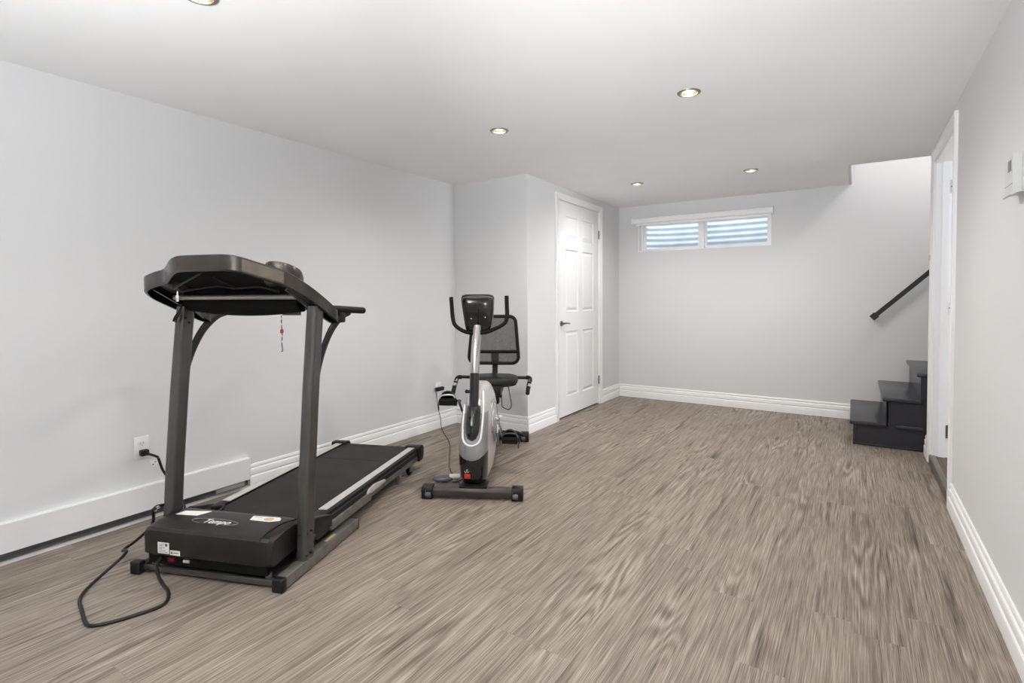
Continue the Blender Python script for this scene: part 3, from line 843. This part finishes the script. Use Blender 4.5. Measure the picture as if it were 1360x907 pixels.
# underside belt return and deck board
bm = NB(); box(bm, -.245, .245, .30, 1.48, .080, .118, .004); obj('deck_board', bm, M['inside'], T)
bm = NB(); tube(bm, [(-.25, 1.512, .122), (.25, 1.512, .122)], .024, 18, 0); obj('rear_roller', bm, M['dark_grey'], T)
# belt joint line
bm = NB(); box(bm, -.235, .235, 1.180, 1.186, .1519, .1523); obj('belt_seam', bm, M['rubber'], T)
# little front corner clips at left rail
bm = NB(); tube(bm, [(-.26, .33, .160), (-.20, .34, .168), (-.19, .30, .160)], .007, 8, 5); obj('belt_guard', bm, M['black'], T)

# power cord (world coordinates -> treadmill space)
Tm = Matrix.Translation((-2.215, 1.085, 0)) @ Matrix.Rotation(TH, 4, 'Z'); Ti = Tm.inverted()
loc_in = Tm @ Vector((-.213, .006, .083))
W = [tuple(loc_in), tuple(loc_in + Vector((.004, -.020, .060 - .083))), (-2.372, .985, .030), (-2.335, .985, .007), (-2.262, .972, .006), (-2.196, .938, .006), (-2.178, .898, .006), (-2.193, .834, .006), (-2.215, .775, .006), (-2.250, .722, .006), (-2.300, .716, .006), (-2.400, .738, .006), (-2.480, .757, .006), (-2.545, .795, .008),
     (-2.600, .868, .020), (-2.648, .952, .040), (-2.672, .985, .052), (-2.71, .995, .045), (-2.752, 1.000, .030), (-2.77, 1.02, .030), (-2.74, 1.05, .060), (-2.68, 1.09, .13), (-2.625, 1.075, .21), (-2.600, 1.065, .228)]
def knotpt(u, v, z): return tuple(Tm @ Vector((u, v, z)))
W += [knotpt(-.374, .150, .232), knotpt(-.385, .215, .20), (-2.75, 1.25, .06), (-2.86, 1.335, .010), (-2.93, 1.352, .05), (-2.985, 1.350, .12), (-3.035, 1.330, .19), (-3.055, 1.300, .26), (-3.040, 1.275, .33), (-3.02, 1.255, .350), (-3.05, 1.235, .362)]
bm = NB(); tube(bm, [Ti @ Vector(p) for p in W], .0064, 8, 5)
cord = obj('power_cord', bm, M['black'], T)
bm = NB(); e_ = Ti @ Vector((-3.090, 1.228, .3655))
b = NB(); box(b, -3.101, -3.068, 1.209, 1.247, .350, .381, .006, 3); tube(b, [(-3.07, 1.228, .365), (-3.05, 1.232, .362)], .008, 10, 0)
bmesh.ops.transform(b, matrix=Ti, verts=b.verts); merge(bm, b); obj('plug', bm, M['black'], cord)
b = NB(); box(b, -3.028, -3.026, 1.232, 1.262, .300, .335, .0005, 1, rot=Matrix.Rotation(radians(25), 3, 'X')); tube(b, [(-3.03, 1.25, .352), (-3.027, 1.248, .33)], .003, 8, 0)
bmesh.ops.transform(b, matrix=Ti, verts=b.verts); tg = obj('cord_tag', b, M['paper'], cord, label='small white tag on the cord')
b = NB(); box(b, -3.0255, -3.0250, 1.240, 1.247, .306, .312); box(b, -3.0255, -3.0250, 1.250, 1.256, .318, .323); bmesh.ops.transform(b, matrix=Ti, verts=b.verts); obj('tag_print', b, M['ink'], tg)
bm = NB(); lathe(bm, [(0, -.008), (.010, -.008), (.010, .008), (0, .008)], 12, (-.362, .130, .228), 'y'); obj('cord_clamp', bm, M['chrome'], cord)

# ================================================================= EXERCISE BIKE
BTH = radians(28)
B = thing('exercise_bike', 'silver and black recumbent exercise bike with mesh backrest', 'exercise bike', (-1.83, 2.375, 0), BTH)
def stab(v, hw, name):
    bm = NB(); prism(bm, [(v - .026, .012), (v - .028, .045), (v - .020, .064), (v + .020, .066), (v + .028, .045), (v + .026, .012)], 'x', -hw, hw, bev=.003)
    s_ = obj(name, bm, mat(name + '_paint', (.060, .052, .045), .35, .3, noise=.2, nscale=14), B)
    for s in (-1, 1):
        a_, b_ = (hw - .004, hw + .062) if s > 0 else (-hw - .062, -hw + .004)
        bm = NB(); prism(bm, [(v - .036, .0), (v - .037, .048), (v - .027, .073), (v + .025, .075), (v + .036, .048), (v + .035, .0)], 'x', a_, b_, bev=.006)
        c_ = obj('end_cap', bm, M['black'], s_)
        bm = NB(); lathe(bm, [(0, -.014), (.017, -.014), (.019, 0), (.017, .014), (0, .014)], 18, (s * (hw + .020), v - .030, .026), 'x'); box(bm, s * (hw + .020) - .018, s * (hw + .020) - .014, v - .045, v - .02, .02, .055, .001, 1)
        obj('transport_wheel', bm, M['dark_grey'], c_)
stab(.030, .232, 'front_stabilizer')
stab(1.265, .195, 'rear_stabilizer')
bm = NB(); box(bm, -.035, .035, .055, 1.24, .050, .085, .006); box(bm, -.075, .085, .005, .12, .066, .076, .002)
obj('main_beam', bm, M['black'], B)
# body shell lofted by height
levels = [(.078, .045, .62, .070), (.12, .012, .70, .076), (.20, -.010, .76, .082), (.28, -.004, .79, .083), (.36, .020, .79, .081), (.44, .055, .76, .078), (.50, .085, .70, .074), (.55, .125, .62, .068), (.59, .175, .54, .058), (.615, .225, .47, .045), (.625, .28, .41, .025)]
def section(z, v0, v1, w, n=40, e=.62, uoff=.0):
    pts = []; vc = (v0 + v1) / 2; hv = (v1 - v0) / 2
    for k in range(n):
        a_ = 2 * pi * k / n
        cx_ = abs(cos(a_)) ** e * (1 if cos(a_) >= 0 else -1); sy_ = abs(sin(a_)) ** (e * 1.2) * (1 if sin(a_) >= 0 else -1)
        pts.append((uoff + cx_ * w, vc + sy_ * hv, z))
    return pts
def lerp_levels(z, grow=0.0):
    for a_, b_ in zip(levels, levels[1:]):
        if a_[0] <= z <= b_[0]:
            t = (z - a_[0]) / (b_[0] - a_[0]); v = [p + (q - p) * t for p, q in zip(a_, b_)]
            return v[1] - grow, v[2] + grow, v[3] + grow
bm = NB(); loft(bm, [section(z, a_, b_, w_) for z, a_, b_, w_ in levels]); shell = obj('body_shell', bm, M['pale_silver'], B, 40)
# front shield: wraps the nose. black below, grey in the middle
def nose(name, zs_, m_, grow, vback, e_top=0.0, cutfun=None):
    bm = NB(); b = bmesh.new(); rows_ = []
    for z in zs_:
        v0, v1, w_ = lerp_levels(z); row_ = []
        for k in range(25):
            a_ = pi + pi * k / 24
            cx_ = abs(cos(a_)) ** .62 * (1 if cos(a_) >= 0 else -1); sy_ = -abs(sin(a_)) ** .9
            zz = z if cutfun is None else cutfun(z, cx_)
            v0b, v1b, wb = lerp_levels(min(max(zz, .079), .62))
            row_.append(b.verts.new((cx_ * (wb + grow) * .96, v0b - grow + (vback) * (1 + sy_), zz)))
        rows_.append(row_)
    for i in range(len(rows_) - 1):
        for k in range(24): b.faces.new((rows_[i][k], rows_[i][k + 1], rows_[i + 1][k + 1], rows_[i + 1][k]))
    merge(bm, b); o_ = obj(name, bm, m_, B, 50)
    md = o_.modifiers.new('thickness', 'SOLIDIFY'); md.thickness = .004; md.offset = 0
    return o_
nose('lower_shield', [.080 + .150 * k / 10 for k in range(11)], M['gloss_black'], .004, .10, cutfun=lambda z, c: z + (z - .08) / .15 * .045 * c * c)
nose('grey_panel', [.228 + .255 * k / 12 for k in range(13)], M['silver'], .0035, .085, cutfun=lambda z, c: z + (.045 * c * c) * (1 - (z - .228) / .255))
# red lozenge and small white mark
bm = NB(); box(bm, -.040, -.006, -.0165, -.009, .128, .155, .002); rl = obj('badge', bm, M['red'], B, label='small red badge low on the nose')
bm = NB(); tube(bm, [(-.038, -.015, .172), (-.030, -.0165, .162), (-.024, -.0165, .174), (-.018, -.0165, .163), (-.012, -.0165, .172)], .0018, 6, 0); tube(bm, [(-.028, -.016, .178), (-.020, -.016, .180)], .0018, 6, 0); obj('white_mark', bm, M['paper'], rl)
# collar and its pale ring
bm = NB()
rgs = []
for z, v, a_, b_ in ((.325, .030, .006, .018), (.332, .022, .022, .028), (.35, .018, .034, .036), (.38, .022, .041, .042), (.43, .040, .045, .046), (.48, .064, .043, .046), (.515, .082, .040, .044), (.525, .088, .036, .040)):
    rgs.append([(a_ * cos(2 * pi * k / 28), v + .018 + b_ * sin(2 * pi * k / 28), z) for k in range(28)])
loft(bm, rgs); obj('post_collar', bm, M['gloss_black'], B, 40)
bm = NB()
U_ = []
for k in range(13):
    a_ = pi * k / 12; c_ = -cos(a_); z_ = .365 - .052 * sin(a_)
    U_.append((c_ * .0530, .018 - .024 * sin(a_), z_))
U_ = [(-.054, .104, .53), (-.056, .070, .47), (-.056, .040, .41)] + U_ + [(.056, .040, .41), (.058, .070, .47), (.056, .110, .55), (.045, .165, .60)]
tube(bm, U_, .006, 10, 3, ry=.009, up=(0, 0, 1)); obj('collar_ring', bm, M['vinyl'], B)
# side disc cover + chrome ribs on the right side, left too
for s in (-1, 1):
    bm = NB(); lathe(bm, [(0, s * .010), (.10, s * .010), (.135, s * .004), (.150, 0), (.150, -s * .004)], 40, (s * .081, .40, .36), 'x'); sc = obj('side_cover', bm, M['satin'], B)
    bm = NB(); lathe(bm, [(.118, s * .006), (.122, s * .011), (.130, s * .009), (.132, s * .003)], 40, (s * .081, .40, .36), 'x', closed=True); obj('cover_ring', bm, M['chrome'], sc)
    # crank arm and pedal
    if s < 0: p1 = Vector((-.135, .330, .508)); pc = Vector((-.205, .352, .510))
    else: p1 = Vector((.118, .515, .246)); pc = Vector((.178, .500, .232))
    c0 = Vector((s * .105, .42, .372))
    bm = NB(); tube(bm, [c0, c0.lerp(p1, .5) + Vector((s * .004, 0, 0)), p1], .007, 12, 4, ry=.014, up=(0, 1, 0)); lathe(bm, [(0, -.010), (.020, -.010), (.021, .008), (.012, .014), (0, .014)], 20, c0, 'x')
    ck_ = obj('crank_arm', bm, M['chrome'] if s > 0 else M['dark_grey'], B)
    pd = thing('pedal', None, None); pd.parent = B
    bm = NB(); tl = Matrix.Rotation(radians(-12), 3, 'X')
    box(bm, pc.x - .052, pc.x + .048, pc.y - .050, pc.y + .050, pc.z - .040, pc.z + .004, .006, 2, rot=tl)
    for q in (-.03, 0, .03): box(bm, pc.x - .050, pc.x + .046, pc.y - .054 + 0, pc.y - .046, pc.z - .004 + q * 0, pc.z + .002, .001, 1)
    lathe(bm, [(0, p1.x - s * .01), (.007, p1.x - s * .01), (.007, pc.x), (0, pc.x)], 12, (0, pc.y, pc.z - .008), 'x')
    obj('pedal_body', bm, M['rubber'], pd)
    # strap arch: wide rubber band across the foot
    bm = NB(); b = bmesh.new(); rw = []
    for k in range(17):
        a_ = pi * k / 16; hu = .054 * cos(a_) - .002; hz = .062 * sin(a_)
        row_ = []
        for j, (dv, sc_) in enumerate(((-.034, .97), (-.012, 1.02), (.008, .95), (.024, .62), (.030, .03))):
            row_.append(b.verts.new((pc.x + hu * sc_, pc.y + dv, pc.z - .004 + hz * sc_)))
        rw.append(row_)
    for i in range(16):
        for j in range(4): b.faces.new((rw[i][j], rw[i][j + 1], rw[i + 1][j + 1], rw[i + 1][j]))
    merge(bm, b); so_ = obj('strap', bm, M['black'], pd, 50); md = so_.modifiers.new('t', 'SOLIDIFY'); md.thickness = .004
    bm = NB(); tube(bm, [(pc.x - .054, pc.y - .036, pc.z + .006), (pc.x - .040, pc.y - .040, pc.z + .030), (pc.x, pc.y - .042, pc.z + .042 - .004), (pc.x + .036, pc.y - .040, pc.z + .034), (pc.x + .050, pc.y - .036, pc.z + .016)], .0025, 8, 5, ry=.005)
    obj('strap_edge', bm, M['pale_silver'] if s < 0 else M['dark_grey'], pd)
    bm = NB(); e_ = -1 if s < 0 else 1
    tube(bm, [(pc.x + e_ * .052, pc.y - .03, pc.z + .005), (pc.x + e_ * .058, pc.y - .035, pc.z - .020), (pc.x + e_ * .055, pc.y - .036, pc.z - .062)], .003, 8, 4, ry=.006, up=(0, 1, 0)); obj('strap_tail', bm, M['rubber'], pd)
# bottom of the crank region: white lever
bm = NB(); box(bm, .088, .126, .42, .44, .385, .392, .002); box(bm, .098, .106, .40, .43, .285, .335, .003); obj('side_lever', bm, M['vinyl'], B)
# console post
bm = NB(); tube(bm, [(0, .098, .50), (0, .108, .56), (0, .122, .64), (-.001, .138, .71)], .0285, 20, 5); obj('post_sleeve', bm, M['gloss_black'], B)
bm = NB(); tube(bm, [(0, .132, .68), (0, .150, .76), (.001, .180, .86), (.003, .225, .96), (.004, .236, .985)], .0275, 20, 6); obj('console_post', bm, mat('polished_steel', (.58, .56, .54), .18, 1.0), B)
bm = NB(); tube(bm, [(-.030, .14, .60), (-.048, .145, .60)], .010, 12, 0); ellipsoid(bm, (-.052, .146, .60), (.010, .012, .012)); obj('post_knob', bm, M['black'], B)
# console head
bm = NB(); rg = []
for z, hw, hd, dv in ((.945, .060, .020, .012), (.955, .074, .027, .010), (.985, .082, .031, .006), (1.05, .091, .033, .0), (1.12, .100, .032, -.006), (1.160, .103, .029, -.010), (1.175, .094, .023, -.012), (1.182, .074, .014, -.012)):
    rg.append([(.004 + abs(cos(a_)) ** .45 * (1 if cos(a_) > 0 else -1) * hw, .262 + dv + abs(sin(a_)) ** .5 * (1 if sin(a_) > 0 else -1) * hd, z) for a_ in [2 * pi * (k + .5) / 36 for k in range(36)]])
loft(bm, rg); ch = obj('console_head', bm, M['gloss_black'], B, 40)
bm = NB(); tube(bm, [(-.094, .232, 1.143), (-.080, .226, 1.161), (-.04, .222, 1.168), (.004, .221, 1.170), (.048, .222, 1.168), (.088, .226, 1.161), (.102, .232, 1.143), (.099, .236, 1.05), (.090, .240, .99)], .004, 8, 4); obj('console_rim', bm, M['dark_grey'], ch)
for x_, z_ in ((-.034, 1.032), (.052, 1.040)):
    bm = NB(); lathe(bm, [(0, 0), (.0045, 0), (.0035, -.003), (0, -.004)], 12, (x_, .230, z_), 'y')
    obj('console_screw', bm, M['chrome'], ch)
bm = NB(); box(bm, .006, .014, .226, .236, 1.0, 1.10, .002); box(bm, -.05, .05, .226, .234, 1.12, 1.126, .002); obj('console_rib', bm, M['inside'], ch)
# handlebar loop
bm = NB(); tube(bm, [(-.166, .268, 1.165), (-.160, .262, 1.10), (-.153, .255, 1.035), (-.140, .250, .995), (-.105, .246, .966), (-.060, .244, .948), (0, .244, .943), (.060, .244, .950), (.105, .246, .968), (.150, .250, .990), (.176, .254, 1.015), (.184, .260, 1.055), (.182, .265, 1.11), (.180, .270, 1.172)], .0125, 14, 6)
obj('handlebar', bm, M['rubber'], B)
# seat: carriage, post, pad
bm = NB(); tube(bm, [(0.0, .30, .14), (.0, .60, .30), (.0, .84, .43), (.0, 1.06, .50)], .022, 12, 4); obj('seat_rail', bm, M['dark_grey'], B)
bm = NB(); tube(bm, [(.045, .87, .075), (.030, .87, .30), (.022, .88, .49)], .017, 14, 4); obj('seat_post', bm, mat('violet_grey_steel', (.20, .20, .23), .3, .6), B)
bm = NB(); box(bm, -.03, .080, .78, 1.02, .455, .520, .008); box(bm, .020, .060, .86, .92, .38, .46, .006); tube(bm, [(.06, .84, .45), (.085, .84, .44)], .012, 12, 0); obj('seat_carriage', bm, M['black'], B)
bm = NB(); rg = []
for z, k_, in ((.512, .86), (.520, .97), (.535, 1.0), (.556, 1.0), (.570, .95), (.577, .80), (.578, .5)):
    pts = []
    for j in range(44):
        a_ = 2 * pi * j / 44; c_, s_ = cos(a_), sin(a_)
        w_ = .192 * (1 - .12 * (1 - s_) / 2); dpt = .150
        pts.append((.012 + abs(c_) ** .75 * (1 if c_ > 0 else -1) * w_ * k_, .955 + abs(s_) ** .8 * (1 if s_ > 0 else -1) * dpt * k_, z))
    rg.append(pts)
loft(bm, rg); seat = obj('seat', bm, M['leather'], B, 40)
bm = NB(); rg = []
for z, k_ in ((.508, .90), (.518, .93)): rg.append([(.012 + cos(2 * pi * j / 40) * .185 * k_, .955 + sin(2 * pi * j / 40) * .148 * k_, z) for j in range(40)])
loft(bm, rg); obj('seat_base', bm, M['inside'], seat)
# backrest
def rrect(cu, cz, w0, w1, h, r, v, n=6):
    """rounded trapezium loop, w0 bottom half width, w1 top"""
    pts = []
    for (sx, sz) in ((1, -1), (1, 1), (-1, 1), (-1, -1)):
        w_ = w0 if sz < 0 else w1
        c_ = Vector((cu + sx * (w_ - r), 0, cz + sz * (h - r)))
        st_ = {(1, -1): -90, (1, 1): 0, (-1, 1): 90, (-1, -1): 180}[(sx, sz)]
        for k in range(n + 1):
            a_ = radians(st_ + 90 * k / n); pts.append((c_.x + r * cos(a_), v, c_.z + r * sin(a_)))
    return pts
def backv(z): return 1.075 + .12 * (z - .65)
LP = rrect(-.002, .835, .192, .170, .180, .050, 0)
LP = [Vector((p[0], backv(p[2]) + .10 * (abs(p[0]) * 3) ** 2 * -.35, p[2])) for p in LP]
bm = NB(); b = bmesh.new(); nL = len(LP); rings_ = []
for i in range(nL):
    t_ = (LP[(i + 1) % nL] - LP[i - 1]).normalized(); s_ = Vector((0, 1, 0)).cross(t_).normalized(); q_ = t_.cross(s_)
    rings_.append([b.verts.new(LP[i] + s_ * .013 * cos(2 * pi * k / 12) + q_ * .013 * sin(2 * pi * k / 12)) for k in range(12)])
for i in range(nL):
    for k in range(12): b.faces.new((rings_[i][k], rings_[i][(k + 1) % 12], rings_[(i + 1) % nL][(k + 1) % 12], rings_[(i + 1) % nL][k]))
merge(bm, b); bk = obj('backrest_frame', bm, M['rubber'], B)
bm = NB(); b = bmesh.new(); rows_ = []
for i in range(13):
    z = .662 + (1.008 - .662) * i / 12; t_ = (z - .655) / .36; w_ = .192 + (.170 - .192) * t_ - .006
    if i in (0, 12): w_ -= .035
    row_ = []
    for k in range(15):
        u_ = -.002 + w_ * (2 * k / 14 - 1); row_.append(b.verts.new((u_, backv(z) + .10 * (abs(u_) * 3) ** 2 * -.35, z)))
    rows_.append(row_)
for i in range(12):
    for k in range(14): b.faces.new((rows_[i][k], rows_[i][k + 1], rows_[i + 1][k + 1], rows_[i + 1][k]))
merge(bm, b); obj('mesh_panel', bm, M['mesh'], bk, label='see-through dark woven mesh')
bm = NB(); tube(bm, [(-.184, backv(.745) - .015, .745), (0, backv(.745) + .004, .742), (.182, backv(.745) - .015, .745)], .009, 10, 4, ry=.0135)
box(bm, -.024, .034, 1.085, 1.105, .640, .755, .005); obj('lumbar_bar', bm, M['rubber'], bk)
bm = NB(); tube(bm, [(.006, 1.095, .72), (.006, 1.085, .60), (.006, 1.05, .52), (.006, .98, .49)], .010, 12, 5, ry=.021, up=(1, 0, 0)); obj('backrest_post', bm, M['black'], B)
# side grips
bm = NB(); tube(bm, [(-.262, .985, .560), (0, .99, .556), (.280, .985, .558)], .012, 14, 3); grip = obj('grip_bar', bm, M['black'], B)
for s in (-1, 1):
    x_ = -.268 if s < 0 else .284
    bm = NB(); tube(bm, [(x_ - s * .03, .985, .559), (x_ - s * .006, .980, .557), (x_ + s * .002, .950, .545), (x_ - s * .001 - (.006), .905, .515), (x_ - (.010 if s < 0 else .012), .855, .465)], .0155, 14, 5); ellipsoid(bm, (x_ - (.010 if s < 0 else .012), .855, .465), (.0155, .0155, .0155), 14, 8); hg = obj('hand_grip', bm, M['rubber'], grip)
    bm = NB(); tube(bm, [(x_, .945, .541), (x_ - .004, .922, .527)], .0165, 14, 0); tube(bm, [(x_ - .004, .908, .517), (x_ - .008, .890, .500)], .0168, 14, 0); obj('pulse_pad', bm, M['chrome'], hg)
# hanging sensor cable loop under seat
bm = NB(); tube(bm, [(.075, .93, .51), (.072, .93, .44), (.074, .93, .37), (.080, .93, .345), (.115, .93, .328), (.138, .93, .335), (.146, .93, .37), (.134, .93, .44), (.122, .93, .51)], .0035, 8, 5); obj('sensor_cable', bm, M['black'], B)
bm = NB(); tube(bm, [(.05, 1.05, .12), (.15, 1.05, .125), (.21, 1.07, .105)], .016, 12, 4); obj('rear_lever', bm, M['black'], B)

# power adapter + its cable
pa = thing('power_adapter', 'black wall adapter with thin cable hanging down the wall behind the bike', 'adapter', (0, 0, 0))
bm = NB(); box(bm, XL + .0088, XL + .045, 3.500, 3.600, .335, .370, .012, 3); obj('adapter_body', bm, M['black'], pa)
b_in = Matrix.Translation((-1.83, 2.375, 0)) @ Matrix.Rotation(BTH, 4, 'Z') @ Vector((-.060, .085, .09))
bm = NB(); tube(bm, [(XL + .028, 3.508, .340), (XL + .030, 3.505, .28), (XL + .030, 3.53, .16), (XL + .034, 3.55, .09), (XL + .05, 3.54, .02), (-2.96, 3.45, .005), (-2.70, 3.22, .005), (-2.45, 2.92, .005), (-2.28, 2.72, .005), (-2.10, 2.58, .005), (-1.97, 2.45, .02), tuple(b_in)], .0028, 8, 6); obj('adapter_cable', bm, M['black'], pa)
# grey pod lying by the bike
pod = thing('plastic_pod', 'small glossy grey oval pod with cream collar lying left of the bike base', 'pod', (-2.165, 2.515, 0), radians(34))
bm = NB(); ellipsoid(bm, (0, 0, .022), (.066, .034, .022), 28, 16); obj('pod_body', bm, M['podgrey'], pod)
bm = NB(); tube(bm, [(.040, .004, .028), (.070, .010, .030), (.105, .016, .030)], lambda t: .020 - .004 * t, 16, 4); obj('pod_collar', bm, M['cream'], pod)
bm = NB(); tube(bm, [(.058, -.02, .006), (.085, -.016, .005), (.115, .0, .012), (.135, .01, .02)], .004, 8, 4); obj('pod_cable', bm, M['black'], pod)

# ------------------------------------------------------------------ lights
def spot(name, loc, energy, col, size_deg, blend, rad=.03):
    l = bpy.data.lights.new(name, 'SPOT'); l.energy = energy; l.color = col; l.spot_size = radians(size_deg); l.spot_blend = blend; l.shadow_soft_size = rad
    o = bpy.data.objects.new(name, l); COL.objects.link(o); o.location = loc
    return o
for i, (x, y) in enumerate(LIGHTS):
    spot('downlight_lamp', (x, y, H - .006), (54 if 2 < y < 4 else 33 if y > 4 else 15 if y > 0 else 7), (1, .96, .90), 165, .8, .035)
# lamp upstairs over the stairs
l = bpy.data.lights.new('upstairs_lamp', 'POINT'); l.energy = 52; l.shadow_soft_size = .07; l.color = (1, .97, .93)
o = bpy.data.objects.new('upstairs_lamp', l); COL.objects.link(o); o.location = (1.12, 5.30, 3.46)

# added unseen fill spots behind the camera, aimed up to brighten the ceiling
for (x, y, e_) in ((-1.1, -.9, 520),):
    l = bpy.data.lights.new('ceiling_bounce_fill', 'SPOT'); l.energy = e_; l.spot_size = radians(150); l.spot_blend = 1; l.shadow_soft_size = .25; l.color = (.95, .98, 1)
    o = bpy.data.objects.new('ceiling_bounce_fill', l); COL.objects.link(o); o.location = (x, y, 1.3); o.rotation_euler = (radians(180 - 25), 0, 0)
l = bpy.data.lights.new('ceiling_bounce_fill', 'SPOT'); l.energy = 262; l.spot_size = radians(52); l.spot_blend = 1; l.shadow_soft_size = .2; l.color = (.93, .97, 1)  # second added fill, narrower, aimed at the far ceiling
o = bpy.data.objects.new('ceiling_bounce_fill', l); COL.objects.link(o); o.location = (-.35, -.5, .9)
o.rotation_euler = Vector((-.75 + .35, 3.55 + .5, 2.2 - .9)).to_track_quat('-Z', 'Y').to_euler()
# added area light, an unseen fill shining out through the doorway
l = bpy.data.lights.new('side_room_fill', 'AREA'); l.shape = 'RECTANGLE'; l.size = .8; l.size_y = .9; l.energy = 82; l.color = (.95, .98, 1)
o = bpy.data.objects.new('side_room_fill', l); COL.objects.link(o); o.location = (3.95, 4.20, 1.45); o.rotation_euler = (radians(90), 0, radians(90))
l = bpy.data.lights.new('sun', 'SUN'); l.energy = 12; l.angle = radians(1); o = bpy.data.objects.new('sun', l); COL.objects.link(o); o.rotation_euler = (radians(22), 0, radians(12))
# world: soft daylight, enters through the open rear part of the room and the window well
w_ = bpy.data.worlds.new('world'); scene.world = w_; w_.use_nodes = True
bg = w_.node_tree.nodes['Background']; bg.inputs[0].default_value = (.86, .93, 1, 1); bg.inputs[1].default_value = 7.0

# ------------------------------------------------------------------ camera
f_px, yaw, pitch, roll, hh, sy_ = (699.251951, 0.577633, -0.028099, -0.005160, 1.160209, -38.636394)
cam = bpy.data.cameras.new('camera'); co = bpy.data.objects.new('camera', cam); COL.objects.link(co)
fw = Vector((-sin(yaw) * cos(pitch), cos(yaw) * cos(pitch), sin(pitch)))
r0 = Vector((cos(yaw), sin(yaw), 0)); u0 = r0.cross(fw)
r2 = r0 * cos(roll) + u0 * sin(roll); u2 = -r0 * sin(roll) + u0 * cos(roll)
mw = Matrix(((r2.x, u2.x, -fw.x, 0), (r2.y, u2.y, -fw.y, 0), (r2.z, u2.z, -fw.z, hh), (0, 0, 0, 1)))
co.matrix_world = mw
cam.sensor_width = 36; cam.sensor_fit = 'HORIZONTAL'; cam.lens = f_px * 36 / 1360
cam.shift_x = 0; cam.shift_y = sy_ / 1360
cam.clip_start = .02
scene.camera = co

vs_ = scene.view_settings
vs_.view_transform = 'Standard'; vs_.look = 'None'; vs_.gamma = 1; vs_.use_curve_mapping = False
vs_.exposure = 0.0
scene.cycles.max_bounces = 10; scene.cycles.diffuse_bounces = 6
